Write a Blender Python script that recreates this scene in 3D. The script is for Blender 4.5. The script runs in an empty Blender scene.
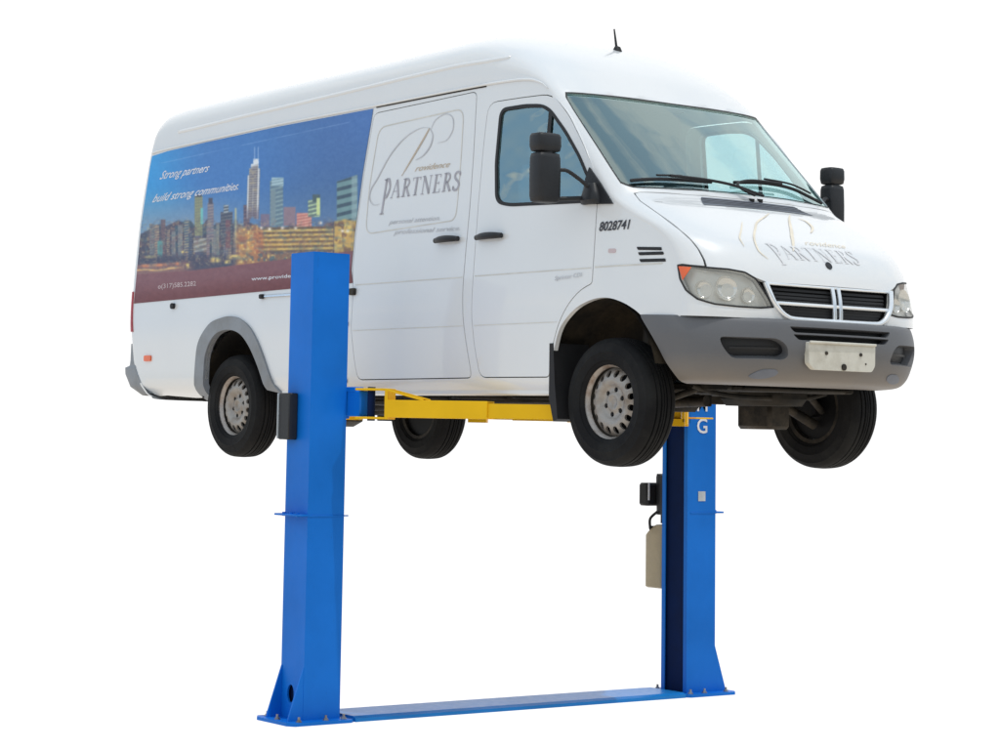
import bpy, math, random
import numpy as np
from mathutils import Vector
from mathutils.geometry import delaunay_2d_cdt
random.seed(7)
rng = np.random.RandomState(5)
SC = bpy.context.scene
COL = SC.collection
GZ = 1.95            # height of the front hub line above the ground

# ------------------------------------------------------------------ materials
def new_mat(name):
    m = bpy.data.materials.new(name); m.use_nodes = True
    nt = m.node_tree; b = nt.nodes['Principled BSDF']
    return m, nt, b
def ramp(nt, fac, stops):
    r = nt.nodes.new('ShaderNodeValToRGB'); e = r.color_ramp.elements
    while len(e) < len(stops): e.new(.5)
    for k, (p, c) in enumerate(stops):
        e[k].position = p; e[k].color = (*c, 1) if len(c) == 3 else c
    nt.links.new(fac, r.inputs[0]); return r.outputs[0]
def noise(nt, scale, detail=4, rough=.55, stretch=None, src='Object'):
    tc = nt.nodes.new('ShaderNodeTexCoord'); n = nt.nodes.new('ShaderNodeTexNoise')
    n.inputs['Scale'].default_value = scale; n.inputs['Detail'].default_value = detail; n.inputs['Roughness'].default_value = rough
    out = tc.outputs[src]
    if stretch:
        mp = nt.nodes.new('ShaderNodeMapping'); mp.inputs['Scale'].default_value = stretch
        nt.links.new(out, mp.inputs[0]); out = mp.outputs[0]
    nt.links.new(out, n.inputs['Vector']); return n.outputs['Fac']
def mixc(nt, f, a, b):
    m = nt.nodes.new('ShaderNodeMix'); m.data_type = 'RGBA'
    for sock, v in ((m.inputs[0], f), (m.inputs[6], a), (m.inputs[7], b)):
        if isinstance(v, (int, float)): sock.default_value = v
        elif isinstance(v, tuple): sock.default_value = (*v, 1)
        else: nt.links.new(v, sock)
    return m.outputs[2]
def math_n(nt, op, a, b=0.0, c=None, clamp=False):
    m = nt.nodes.new('ShaderNodeMath'); m.operation = op; m.use_clamp = clamp
    for s, v in zip(m.inputs, (a, b, c)):
        if v is None: continue
        if isinstance(v, (int, float)): s.default_value = v
        else: nt.links.new(v, s)
    return m.outputs[0]
def simple(name, col, rough=.5, metal=0, coat=0, var=.12, scale=9, bump=0, bscale=60, spec=.35):
    m, nt, b = new_mat(name)
    f = noise(nt, scale)
    lo = tuple(max(0, c*(1-var)) for c in col); hi = tuple(min(1, c*(1+var)) for c in col)
    nt.links.new(ramp(nt, f, [(.3, lo), (.7, hi)]), b.inputs['Base Color'])
    rr = math_n(nt, 'MULTIPLY_ADD', f, .2*rough, rough*.9); nt.links.new(rr, b.inputs['Roughness'])
    b.inputs['Metallic'].default_value = metal; b.inputs['Coat Weight'].default_value = coat
    b.inputs['Specular IOR Level'].default_value = spec
    if bump:
        bn = nt.nodes.new('ShaderNodeBump'); bn.inputs['Strength'].default_value = bump; bn.inputs['Distance'].default_value = .004
        nt.links.new(noise(nt, bscale, 3), bn.inputs['Height']); nt.links.new(bn.outputs[0], b.inputs['Normal'])
    return m
def paint_white():
    m, nt, b = new_mat('van_white_paint')
    tc = nt.nodes.new('ShaderNodeTexCoord'); sp = nt.nodes.new('ShaderNodeSeparateXYZ'); nt.links.new(tc.outputs['Object'], sp.inputs[0])
    n1 = noise(nt, 2.2, 6, .6); n2 = noise(nt, 14, 5, .7, (1, 1, .35))
    base = mixc(nt, n1, (.79, .797, .805), (.74, .748, .755))
    # road film low on the body, thicker along the sill
    h = math_n(nt, 'MULTIPLY_ADD', sp.outputs[2], -2.1, 1.0, clamp=True)
    h = math_n(nt, 'MULTIPLY', h, math_n(nt, 'MULTIPLY_ADD', n2, 1.1, .15), clamp=True)
    base = mixc(nt, math_n(nt, 'MULTIPLY', h, .5, clamp=True), base, (.55, .49, .37))
    g = math_n(nt, 'MULTIPLY_ADD', sp.outputs[2], -7.0, 1.25, clamp=True)
    g = math_n(nt, 'MULTIPLY', g, ramp(nt, n2, [(.35, (0, 0, 0)), (.62, (1, 1, 1))]), clamp=True)
    base = mixc(nt, math_n(nt, 'MULTIPLY', g, .75, clamp=True), base, (.33, .25, .15))
    nt.links.new(base, b.inputs['Base Color'])
    b.inputs['Roughness'].default_value = .32; b.inputs['Coat Weight'].default_value = .7; b.inputs['Coat Roughness'].default_value = .06
    bn = nt.nodes.new('ShaderNodeBump'); bn.inputs['Strength'].default_value = .10; bn.inputs['Distance'].default_value = .01
    nt.links.new(noise(nt, 2.6, 1), bn.inputs['Height']); nt.links.new(bn.outputs[0], b.inputs['Normal']); nt.links.new(bn.outputs[0], b.inputs['Coat Normal'])
    return m
def bumper_plastic():
    m, nt, b = new_mat('grey_bumper_plastic')
    tc = nt.nodes.new('ShaderNodeTexCoord'); sp = nt.nodes.new('ShaderNodeSeparateXYZ'); nt.links.new(tc.outputs['Object'], sp.inputs[0])
    f = noise(nt, 3, 6, .65); f2 = noise(nt, 30, 4, .6)
    c = mixc(nt, f, (.115, .12, .135), (.14, .14, .145))
    h = math_n(nt, 'MULTIPLY_ADD', sp.outputs[2], -6.5, 4.2, clamp=True)      # beige tint grows towards the lower lip
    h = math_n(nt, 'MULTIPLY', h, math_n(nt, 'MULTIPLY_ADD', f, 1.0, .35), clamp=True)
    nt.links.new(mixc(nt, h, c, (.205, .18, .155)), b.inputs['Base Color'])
    b.inputs['Roughness'].default_value = .5; b.inputs['Specular IOR Level'].default_value = .35
    bn = nt.nodes.new('ShaderNodeBump'); bn.inputs['Strength'].default_value = .25; bn.inputs['Distance'].default_value = .003
    nt.links.new(noise(nt, 160, 3), bn.inputs['Height']); nt.links.new(bn.outputs[0], b.inputs['Normal'])
    return m
def glass(name, tint, refl=.10, rough=.02, wave=.12):
    m, nt, b = new_mat(name); nt.nodes.remove(b)
    out = nt.nodes['Material Output']
    tr = nt.nodes.new('ShaderNodeBsdfTransparent'); tr.inputs[0].default_value = (*tint, 1)
    gl = nt.nodes.new('ShaderNodeBsdfGlossy'); gl.inputs['Roughness'].default_value = rough; gl.inputs[0].default_value = (.80, .98, .97, 1)
    bn = nt.nodes.new('ShaderNodeBump'); bn.inputs['Strength'].default_value = wave; bn.inputs['Distance'].default_value = .05
    nt.links.new(noise(nt, 2.2, 2, .45, (1, 1, 1.6)), bn.inputs['Height']); nt.links.new(bn.outputs[0], gl.inputs['Normal'])
    fr = nt.nodes.new('ShaderNodeLayerWeight'); fr.inputs[0].default_value = .5
    f = math_n(nt, 'MULTIPLY_ADD', math_n(nt, 'POWER', fr.outputs['Facing'], 4.0), .85, refl, clamp=True)
    mx = nt.nodes.new('ShaderNodeMixShader'); nt.links.new(f, mx.inputs[0]); nt.links.new(tr.outputs[0], mx.inputs[1]); nt.links.new(gl.outputs[0], mx.inputs[2])
    nt.links.new(mx.outputs[0], out.inputs[0]); return m
def lamp_glass():
    m, nt, b = new_mat('lamp_lens'); out = nt.nodes['Material Output']
    tr = nt.nodes.new('ShaderNodeBsdfTransparent'); b.inputs['Base Color'].default_value = (.62, .61, .56, 1); b.inputs['Roughness'].default_value = .12
    mx = nt.nodes.new('ShaderNodeMixShader')
    nt.links.new(math_n(nt, 'MULTIPLY_ADD', noise(nt, 8, 2), .16, .24, clamp=True), mx.inputs[0]); nt.links.new(tr.outputs[0], mx.inputs[1]); nt.links.new(b.outputs[0], mx.inputs[2]); nt.links.new(mx.outputs[0], out.inputs[0])
    return m
def steel_paint(name, col, dark, rough=.28):
    m, nt, b = new_mat(name)
    n1 = noise(nt, 1.6, 5); n2 = noise(nt, 22, 6, .7, (1, 1, .25))
    c = mixc(nt, ramp(nt, n1, [(.3, (0, 0, 0)), (.7, (1, 1, 1))]), tuple(x*.9 for x in col), tuple(min(1, x*1.16+.004) for x in col))
    c = mixc(nt, ramp(nt, n2, [(.66, (0, 0, 0)), (.76, (.55, .55, .55))]), c, dark)
    nt.links.new(c, b.inputs['Base Color'])
    nt.links.new(math_n(nt, 'MULTIPLY_ADD', n2, .25, rough-.1), b.inputs['Roughness']); b.inputs['Specular IOR Level'].default_value = .2; b.inputs['Coat Weight'].default_value = .0; b.inputs['Coat Roughness'].default_value = .2
    bn = nt.nodes.new('ShaderNodeBump'); bn.inputs['Strength'].default_value = .12; bn.inputs['Distance'].default_value = .01
    nt.links.new(noise(nt, 5, 3), bn.inputs['Height']); nt.links.new(bn.outputs[0], b.inputs['Normal'])
    return m
def dirty(name, col, dirt, rough=.8, metal=0, thr=(.42, .66), scale=5, spec=.3):
    m, nt, b = new_mat(name)
    f = noise(nt, scale, 7, .65)
    nt.links.new(ramp(nt, f, [(thr[0], col), (thr[1], dirt)]), b.inputs['Base Color'])
    b.inputs['Roughness'].default_value = rough; b.inputs['Metallic'].default_value = metal; b.inputs['Specular IOR Level'].default_value = spec
    bn = nt.nodes.new('ShaderNodeBump'); bn.inputs['Strength'].default_value = .4; bn.inputs['Distance'].default_value = .006
    nt.links.new(noise(nt, 35, 5), bn.inputs['Height']); nt.links.new(bn.outputs[0], b.inputs['Normal'])
    return m
def vcol(name, attr='print', rough=.45, coat=.12):
    m, nt, b = new_mat(name)
    a = nt.nodes.new('ShaderNodeAttribute'); a.attribute_name = attr
    nt.links.new(a.outputs['Color'], b.inputs['Base Color']); b.inputs['Roughness'].default_value = rough; b.inputs['Coat Weight'].default_value = coat
    return m
M = dict(
    white=paint_white(),
    wglass=glass('windscreen_glass', (.70, .97, .94), .30), sglass=glass('side_window_glass', (.66, .88, .92), .33, wave=.4),
    rubber=simple('black_rubber', (.018, .018, .02), .6), plastic=simple('black_plastic', (.018, .019, .022), .45, bump=.25, bscale=150),
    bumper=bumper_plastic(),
    flare=dirty('grey_flare_plastic', (.27, .29, .32), (.22, .225, .23), .55, scale=3),
    tyre=dirty('tyre_rubber', (.006, .006, .007), (.015, .015, .015), .75, scale=4, spec=.2),
    rim=dirty('silver_wheel_paint', (.36, .335, .31), (.22, .165, .12), .4, .35, (.45, .74), 9),
    rimedge=dirty('wheel_flange', (.44, .40, .37), (.22, .13, .08), .4, .5, (.48, .72), 14),
    dark=dirty('underbody_black', (.008, .0075, .007), (.035, .029, .022), .8, scale=3),
    cast=dirty('underbody_metal', (.022, .020, .018), (.075, .062, .048), .6, .4, scale=6),
    liner=dirty('wheel_arch_liner', (.008, .007, .006), (.06, .044, .026), .9, thr=(.42, .72), scale=2.5),
    chrome=simple('chrome_trim', (.72, .75, .79), .14, 1.0, var=.05), chromew=simple('silver_grille_trim', (.84, .87, .90), .2, .6, coat=.8, var=.04),
    mesh=simple('grille_black', (.006, .006, .007), .5, spec=.2),
    lens=lamp_glass(), reflector=simple('lamp_reflector', (.66, .64, .58), .35, .35, var=.10, scale=7),
    bowl=simple('lamp_bowl', (.78, .77, .73), .16, .8, var=.05, scale=8),
    orange=simple('amber_lens', (.85, .14, .03), .25, coat=.6), red=simple('red_lens', (.42, .02, .02), .25, coat=.6),
    blue=steel_paint('lift_blue_paint', (.001, .150, .60), (.01, .10, .36), .42),
    skyblue=steel_paint('lift_plate_paint', (.01, .20, .60), (.04, .2, .45), .3),
    yellow=steel_paint('lift_yellow_paint', (.80, .47, .004), (.42, .22, .03), .5),
    navy=simple('shade_and_pin_navy', (.003, .014, .065), .7, spec=.1),  # dark colour carries the column channel's shade; pivot pins share it
    bolt=dirty('zinc_bolt', (.42, .44, .46), (.25, .2, .15), .4, .8, scale=12),
    tank=dirty('oil_tank_plastic', (.50, .42, .28), (.40, .33, .22), .4, scale=2),
    plate=dirty('plate_holder', (.62, .60, .53), (.47, .44, .37), .55, thr=(.45, .75), scale=8),
    vent=simple('cowl_vent_grey', (.15, .165, .20), .5, bump=.3, bscale=80),
    trim=simple('interior_grey', (.30, .40, .39), .8), seat=simple('seat_fabric', (.10, .12, .14), .9, bump=.3),
    print=vcol('printed_wrap'), ink=simple('grey_lettering', (.42, .41, .45), .4), inklight=simple('pale_grey_lettering', (.56, .57, .60), .4), bulk=simple('bulkhead_grey', (.07, .09, .10), .8),
    tan=simple('tan_lettering', (.55, .46, .36), .4), gold=simple('gold_lettering', (.81, .72, .58), .4), fade=simple('faded_lettering', (.735, .73, .745), .4),
    black=simple('black_lettering', (.05, .05, .06), .4), wink=simple('white_lettering', (.72, .73, .78), .4), pink=simple('pale_pink_lettering', (.58, .47, .48), .4),
    tape=simple('faint_tan_line', (.68, .655, .60), .4), sticker=simple('grey_sticker', (.48, .52, .56), .5),
)

# ------------------------------------------------------------------ objects
class Root:
    def __init__(s, name, label, cat, org):
        o = bpy.data.objects.new(name, None); COL.objects.link(o); o.empty_display_size = .3
        o.location = (org[0], org[1], org[2]+GZ); o['label'] = label; o['category'] = cat
        s.o = o; s.org = org
class MB:
    """collects vertices and faces, in van coordinates (front hub line = z 0)"""
    def __init__(s): s.v = []; s.f = []; s.m = []
    def add(s, vs, fs, mi=0):
        k = len(s.v); s.v += [tuple(p) for p in vs]; s.f += [tuple(i+k for i in f) for f in fs]; s.m += [mi]*len(fs); return s
    def build(s, name, mat, root, parent=None, smooth=40, label=None):
        org = root.org
        me = bpy.data.meshes.new(name)
        me.from_pydata([(x-org[0], y-org[1], z-org[2]) for x, y, z in s.v], [], s.f); me.update()
        mats = mat if isinstance(mat, (list, tuple)) else [mat]
        for m in mats: me.materials.append(m)
        for p, mi in zip(me.polygons, s.m): p.material_index = mi
        if smooth is not None:
            me.polygons.foreach_set('use_smooth', [True]*len(me.polygons))
            if smooth < 180: me.set_sharp_from_angle(angle=math.radians(smooth))
        o = bpy.data.objects.new(name, me); COL.objects.link(o); o.parent = parent if parent is not None else root.o
        if label: o['label'] = label
        return o
def _box(s, a, b, bev=0.0, mi=0):
    lo = [min(p, q) for p, q in zip(a, b)]; hi = [max(p, q) for p, q in zip(a, b)]
    bev = min([bev]+[(h-l)*.49 for l, h in zip(lo, hi)])
    if bev <= 0:
        vs = [(x, y, z) for x in (lo[0], hi[0]) for y in (lo[1], hi[1]) for z in (lo[2], hi[2])]
        return s.add(vs, [(0, 1, 3, 2), (4, 6, 7, 5), (0, 4, 5, 1), (2, 3, 7, 6), (0, 2, 6, 4), (1, 5, 7, 3)], mi)
    import itertools
    vs = []; idx = {}
    for c in itertools.product((0, 1), repeat=3):
        for ax in range(3):
            p = []
            for k in range(3):
                e = hi[k] if c[k] else lo[k]
                if k != ax: e += -bev if c[k] else bev
                p.append(e)
            idx[(c, ax)] = len(vs); vs.append(tuple(p))
    fs = []
    for ax in range(3):
        o1, o2 = [k for k in range(3) if k != ax]
        for sd in (0, 1):
            q = []
            for (u, w) in ((0, 0), (1, 0), (1, 1), (0, 1)):
                c = [0, 0, 0]; c[ax] = sd; c[o1] = u; c[o2] = w; q.append(idx[(tuple(c), ax)])
            fs.append(q)
    for ax in range(3):
        o1, o2 = [k for k in range(3) if k != ax]
        for (u, w) in ((0, 0), (1, 0), (1, 1), (0, 1)):
            c0 = [0, 0, 0]; c1 = [0, 0, 0]; c1[ax] = 1
            for c in (c0, c1): c[o1] = u; c[o2] = w
            fs.append([idx[(tuple(c0), o1)], idx[(tuple(c1), o1)], idx[(tuple(c1), o2)], idx[(tuple(c0), o2)]])
    for c in itertools.product((0, 1), repeat=3):
        fs.append([idx[(c, 0)], idx[(c, 1)], idx[(c, 2)]])
    import bmesh
    bm = bmesh.new(); bv = [bm.verts.new(p) for p in vs]
    for f in fs: bm.faces.new([bv[i] for i in f])
    bmesh.ops.recalc_face_normals(bm, faces=bm.faces)
    bm.verts.index_update()
    out = [tuple(v.index for v in f.verts) for f in bm.faces]; pv = [tuple(v.co) for v in bm.verts]; bm.free()
    return s.add(pv, out, mi)
MB.box = _box
def _tube(s, pts, r, n=10, mi=0, cap=True):
    pts = [Vector(p) for p in pts]; rs = r if isinstance(r, (list, tuple)) else [r]*len(pts)
    vs = []; up = None
    for i, p in enumerate(pts):
        d = (pts[min(i+1, len(pts)-1)]-pts[max(i-1, 0)]).normalized()
        if up is None: up = d.orthogonal().normalized()
        up = (up-d*up.dot(d)).normalized(); w = d.cross(up)
        for k in range(n):
            a = 2*math.pi*k/n; vs.append(tuple(p+(up*math.cos(a)+w*math.sin(a))*rs[i]))
    fs = [(i*n+k, i*n+(k+1) % n, (i+1)*n+(k+1) % n, (i+1)*n+k) for i in range(len(pts)-1) for k in range(n)]
    if cap: fs += [tuple(range(n))[::-1], tuple((len(pts)-1)*n+k for k in range(n))]
    return s.add(vs, fs, mi)
MB.tube = _tube
def _cyl(s, a, b, r, n=20, mi=0, r2=None): return _tube(s, [a, b], [r, r2 if r2 is not None else r], n, mi)
MB.cyl = _cyl
def _lathe(s, c, prof, n=64, mi=0, closed=False):
    """prof = [(radius, y)] about an axis along Y through c"""
    vs = [(c[0]+r*math.cos(2*math.pi*k/n), c[1]+y, c[2]+r*math.sin(2*math.pi*k/n)) for r, y in prof for k in range(n)]
    m = len(prof); rows = m if closed else m-1
    fs = [(i*n+k, i*n+(k+1) % n, ((i+1) % m)*n+(k+1) % n, ((i+1) % m)*n+k) for i in range(rows) for k in range(n)]
    return s.add(vs, fs, mi)
MB.lathe = _lathe
def _prism(s, poly, fn0, fn1, mi=0):
    """poly in 2D, fn0/fn1 place it in 3D at the two ends"""
    n = len(poly); vs = [fn0(*p) for p in poly]+[fn1(*p) for p in poly]
    fs = [tuple(range(n)), tuple(range(2*n-1, n-1, -1))]+[(i, i+n, (i+1) % n+n, (i+1) % n) for i in range(n)]
    return s.add(vs, fs, mi)
MB.prism = _prism
def oriented_box(mb, c, u, v, w, hu, hv, hw, mi=0):
    c, u, v, w = Vector(c), Vector(u).normalized(), Vector(v).normalized(), Vector(w).normalized()
    vs = [tuple(c+u*hu*a+v*hv*b+w*hw*d) for a in (-1, 1) for b in (-1, 1) for d in (-1, 1)]
    return mb.add(vs, [(0, 1, 3, 2), (4, 6, 7, 5), (0, 4, 5, 1), (2, 3, 7, 6), (0, 2, 6, 4), (1, 5, 7, 3)], mi)

# ------------------------------------------------------------------ body surfaces
def Wz(z,x=-2.0):
    if z<0.0: w=.965-.12*z*z*4
    elif z<0.45: w=0.965
    else:
        u=z-.45; w=.965-u*.095 if u>.15 else .965-u*u*.095/.3-0.0
        if u>.15: w+=.095*.075
    k=min(max((x+.25)/.85,0),1.2)
    return w-.085*k*k
# station: name, C(x,z), E(x,z), n, fixed side half width optional
ST=[
 ((-5.10,.00),(-5.10,.03),6),
 ((-5.24,.06),(-5.18,.06),6),
 ((-5.40,.19),(-5.32,.19),6),
 ((-5.48,.42),(-5.38,.42),6),
 ((-5.53,.75),(-5.462,.75),6),
 ((-5.55,1.35),(-5.49,1.35),6),
 ((-5.51,1.80),(-5.455,1.80),6),
 ((-5.49,1.91),(-5.435,1.897),6),
 ((-5.475,2.01),(-5.42,1.902),5),
 ((-5.44,2.13),(-5.39,1.906),5),
 ((-5.37,2.21),(-5.33,1.91),5),
 ((-5.20,2.255),(-5.18,1.915),5),
 ((-4.6,2.275),(-4.6,1.927),5),
 ((-3.6,2.29),(-3.6,1.947),5),
 ((-2.6,2.30),(-2.6,1.95),5),
 ((-1.9,2.32),(-1.9,1.955),4.6),
 ((-1.42,2.33),(-1.45,1.957),4.0),
 ((-1.10,2.27),(-1.15,1.955),3.4),
 ((-.86,2.16),(-.90,1.945),2.9),
 ((-.67,2.03),(-.76,1.92),2.6),
 ((-.50,1.87),(-.65,1.86),2.5),
 ((-.34,1.72),(-.51,1.69),2.5),
 ((-.08,1.47),(-.30,1.45),2.5),
 ((.13,1.26),(-.11,1.24),2.5),
 ((.21,1.17),(-.01,1.15),2.5),
 ((.36,1.10),(.14,1.06),2.5),
 ((.59,.97),(.33,.97),2.4),
 ((.74,.87),(.44,.88),2.3),
 ((.83,.74),(.505,.77),2.3),
 ((.868,.62),(.54,.66),2.3),
 ((.88,.53),(.56,.56),2.3),
 ((.88,.46),(.56,.47),2.3),
]
def cr(p0,p1,p2,p3,t):
    return tuple(0.5*(2*b+(-a+c)*t+(2*a-5*b+4*c-d)*t*t+(-a+3*b-3*c+d)*t**3) for a,b,c,d in zip(p0,p1,p2,p3))
def station(s):
    n=len(ST); i=min(max(int(math.floor(s)),0),n-2); t=s-i
    g=lambda k:(lambda q:(q[0][0],q[0][1],q[1][0],q[1][1],q[2]))(ST[min(max(k,0),n-1)])
    return cr(g(i-1),g(i),g(i+1),g(i+2),t)
def over(s,q):
    """q in -1..1 : sheet over the van, q=-1 right side edge"""
    cx,cz,ex,ez,n=station(s)
    v=math.sin(math.pi/2*min(abs(q),1.0))
    Cc=max(1-v**n,0)**(1.0/n)
    w=Wz(ez,ex)
    return (ex+(cx-ex)*Cc, w*v*(1 if q>0 else -1), ez+(cz-ez)*Cc)
BST=[((.895,.462),(.285,.482),.930),((.925,.445),(.300,.455),.930),((.935,.38),(.36,.38),.925),((.935,.30),(.405,.30),.905),((.905,.22),(.44,.22),.88),((.865,.155),(.47,.155),.845),((.81,.115),(.47,.118),.80),((.70,.100),(.44,.105),.72)]
def bump(s,q):
    n=len(BST); i=min(max(int(math.floor(s)),0),n-2); t=s-i
    g=lambda k:(lambda b:(b[0][0],b[0][1],b[1][0],b[1][1],b[2]))(BST[min(max(k,0),n-1)])
    cx,cz,ex,ez,w=cr(g(i-1),g(i),g(i+1),g(i+2),t)
    v=math.sin(math.pi/2*min(abs(q),1.0)); Cc=max(1-v**2.6,0)**(1/2.6)
    return (ex+(cx-ex)*Cc, w*v*(1 if q>0 else -1), ez+(cz-ez)*Cc)

def inside(p, poly):
    x, y = p; c = False; j = len(poly)-1
    for i in range(len(poly)):
        xi, yi = poly[i]; xj, yj = poly[j]
        if (yi > y) != (yj > y) and x < (xj-xi)*(y-yi)/(yj-yi)+xi: c = not c
        j = i
    return c
def dens(poly, step, closed=True):
    out = []; n = len(poly)
    for i in range(n if closed else n-1):
        a, b = poly[i], poly[(i+1) % n]; k = max(1, int(math.ceil(math.hypot(b[0]-a[0], b[1]-a[1])/step)))
        out += [(a[0]+(b[0]-a[0])*t/k, a[1]+(b[1]-a[1])*t/k) for t in range(k)]
    if not closed: out.append(poly[-1])
    return out
def spline(pts, n=6, closed=True):
    out = []; N = len(pts)
    for i in range(N if closed else N-1):
        g = (lambda k: pts[k % N]) if closed else (lambda k: pts[min(max(k, 0), N-1)])
        for t in range(n): out.append(cr(g(i-1), g(i), g(i+1), g(i+2), t/n))
    if not closed: out.append(tuple(pts[-1]))
    return out
def rounded(poly, r, n=5):
    """poly: [(x, y[, r])] -> corners replaced by arcs"""
    out = []; N = len(poly)
    for i in range(N):
        p = Vector(poly[i][:2]); rr = poly[i][2] if len(poly[i]) > 2 else r
        a = Vector(poly[i-1][:2])-p; b = Vector(poly[(i+1) % N][:2])-p
        if rr <= 0: out.append(tuple(p)); continue
        d = min(rr, a.length*.48, b.length*.48); pa = p+a.normalized()*d; pb = p+b.normalized()*d
        for k in range(n+1):
            t = k/n; out.append(tuple(pa*(1-t)**2+p*2*t*(1-t)+pb*t*t))
    return out
def area(poly): return .5*sum(poly[i-1][0]*poly[i][1]-poly[i][0]*poly[i-1][1] for i in range(len(poly)))
def inset(poly, d):
    sg = 1 if area(poly) > 0 else -1; out = []; n = len(poly)
    for i in range(n):
        p = Vector(poly[i]); a = (p-Vector(poly[i-1])); b = (Vector(poly[(i+1) % n])-p)
        if a.length < 1e-7: a = b
        if b.length < 1e-7: b = a
        a.normalize(); b.normalize()
        na = Vector((-a.y, a.x))*sg; nb = Vector((-b.y, b.x))*sg; m = (na+nb)
        if m.length < 1e-6: m = na
        m.normalize(); out.append(tuple(p+m*d/max(.4, m.dot(na))))
    return out
def normal_of(fn, u, v, du, dv):
    p = Vector(fn(u, v)); a = Vector(fn(u+du, v))-Vector(fn(u-du, v)); b = Vector(fn(u, v+dv))-Vector(fn(u, v-dv))
    n = a.cross(b)
    if n.length < 1e-12: n = p-Vector((p.x, 0, .9))
    n.normalize()
    ref = p-Vector((min(p.x, .0), 0, .9))
    return n if n.dot(ref) > 0 else -n
def patch(mb, fn, outline, holes=(), us=None, vs=None, mi=0, lift=0.0, rim=0.0, du=1e-3, dv=1e-3, margin=.35, rimholes=True):
    """triangulated sheet inside outline minus holes on the surface fn(u, v); its border is turned inwards by rim"""
    def clean(p):
        q = []
        for a in p:
            if not q or math.hypot(a[0]-q[-1][0], a[1]-q[-1][1]) > 1e-6: q.append((float(a[0]), float(a[1])))
        if math.hypot(q[0][0]-q[-1][0], q[0][1]-q[-1][1]) < 1e-6: q.pop()
        return q
    outline = clean(outline); holes = [clean(h) for h in holes]
    loops = [outline]+holes
    V = []; E = []
    for L in loops:
        k = len(V); V += L; E += [(k+i, k+(i+1) % len(L)) for i in range(len(L))]
    B = np.array(V)
    xs = [p[0] for p in outline]; ys = [p[1] for p in outline]
    hx = us[1]-us[0]; hy = min(abs(b-a) for a, b in zip(vs, vs[1:]))
    for j, y in enumerate(vs):
        ly = abs(vs[min(j+1, len(vs)-1)]-vs[max(j-1, 0)])*.5
        for x in us:
            if not (min(xs) < x < max(xs) and min(ys) < y < max(ys)): continue
            if (((B[:, 0]-x)/hx)**2+((B[:, 1]-y)/max(ly, 1e-6))**2).min() < margin**2: continue
            if inside((x, y), outline) and not any(inside((x, y), h) for h in holes): V.append((x, y))
    r = delaunay_2d_cdt([Vector(p) for p in V], E, [], 0, 1e-7)
    P = [tuple(p) for p in r[0]]
    tris = []
    for f in r[2]:
        c = (sum(P[i][0] for i in f)/3, sum(P[i][1] for i in f)/3)
        if inside(c, outline) and not any(inside(c, h) for h in holes): tris.append(tuple(f))
    used = sorted({i for f in tris for i in f}); mp = {o: k for k, o in enumerate(used)}
    pts = []; 
    for i in used:
        p = Vector(fn(*P[i]))
        if lift: p = p+normal_of(fn, *P[i], du, dv)*lift
        pts.append(p)
    if tris:
        a, b, c = [pts[mp[i]] for i in tris[len(tris)//2]]; n = (b-a).cross(c-a)
        cc = tris[len(tris)//2]; u0 = sum(P[i][0] for i in cc)/3; v0 = sum(P[i][1] for i in cc)/3
        if n.dot(normal_of(fn, u0, v0, du, dv)) < 0: tris = [f[::-1] for f in tris]
    mb.add(pts, [tuple(mp[i] for i in f) for f in tris], mi)
    if rim:
        for L in (loops if rimholes else [outline]):
            top = []; low = []
            for q in L:
                n = normal_of(fn, *q, du, dv); p = Vector(fn(*q))+n*lift
                top.append(p); low.append(p-n*rim)
            m = len(L); mb.add(top+low, [(i, (i+1) % m, (i+1) % m+m, i+m) for i in range(m)], mi)
    return mb
def ribbon(mb, fn, line, w, lift=.003, mi=0, du=1e-3, dv=1e-3, taper=None):
    """a flat strip along a line on a surface, w in metres"""
    P = [Vector(fn(*q)) for q in line]; N = [normal_of(fn, *q, du, dv) for q in line]; vs = []
    for i, p in enumerate(P):
        d = (P[min(i+1, len(P)-1)]-P[max(i-1, 0)]).normalized(); sd = d.cross(N[i]).normalized()
        ww = w*(taper(i/(len(P)-1)) if taper else 1)*.5
        vs += [p+N[i]*lift+sd*ww, p+N[i]*lift-sd*ww]
    return mb.add(vs, [(2*i, 2*i+1, 2*i+3, 2*i+2) for i in range(len(P)-1)], mi)
def bead(mb, fn, line, r, lift=0.0, n=8, mi=0, du=1e-3, dv=1e-3, closed=False):
    pts = [Vector(fn(*q))+normal_of(fn, *q, du, dv)*lift for q in line]
    if closed: pts = pts+[pts[0], pts[1]]
    return mb.tube(pts, r, n, mi, cap=not closed)
def frange(a, b, n): return [a+(b-a)*i/n for i in range(n+1)]
# ------------------------------------------------------------------ the van
VAN = Root('cargo_van', 'white high-roof cargo van with a city skyline wrap, raised on the blue lift', 'van', (-2.0, 0.0, -0.37))
def side(sg):
    def f(x, z):
        w = Wz(z, x)
        if z < .13: w -= (.13-z)**2*7
        return (x, sg*w, z)
    return f
SR, SL = side(-1), side(1)
KU = 8.0
def fo(u, v): return over(u*KU, v)
def us_(a): return [(s/KU, q) for s, q in a]
def sym(a):
    """half outline (q<0 side) in (s,q) mirrored into a closed loop"""
    return a+[(s, -q) for s, q in reversed(a) if abs(q) > 1e-6]
qs = frange(0, .9, 18)+[.91+.01*i for i in range(9)]+[.995]
QV = sorted([-q for q in qs if q > 0]+qs)
SS = [i*.1 for i in range(0, 311)]
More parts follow.
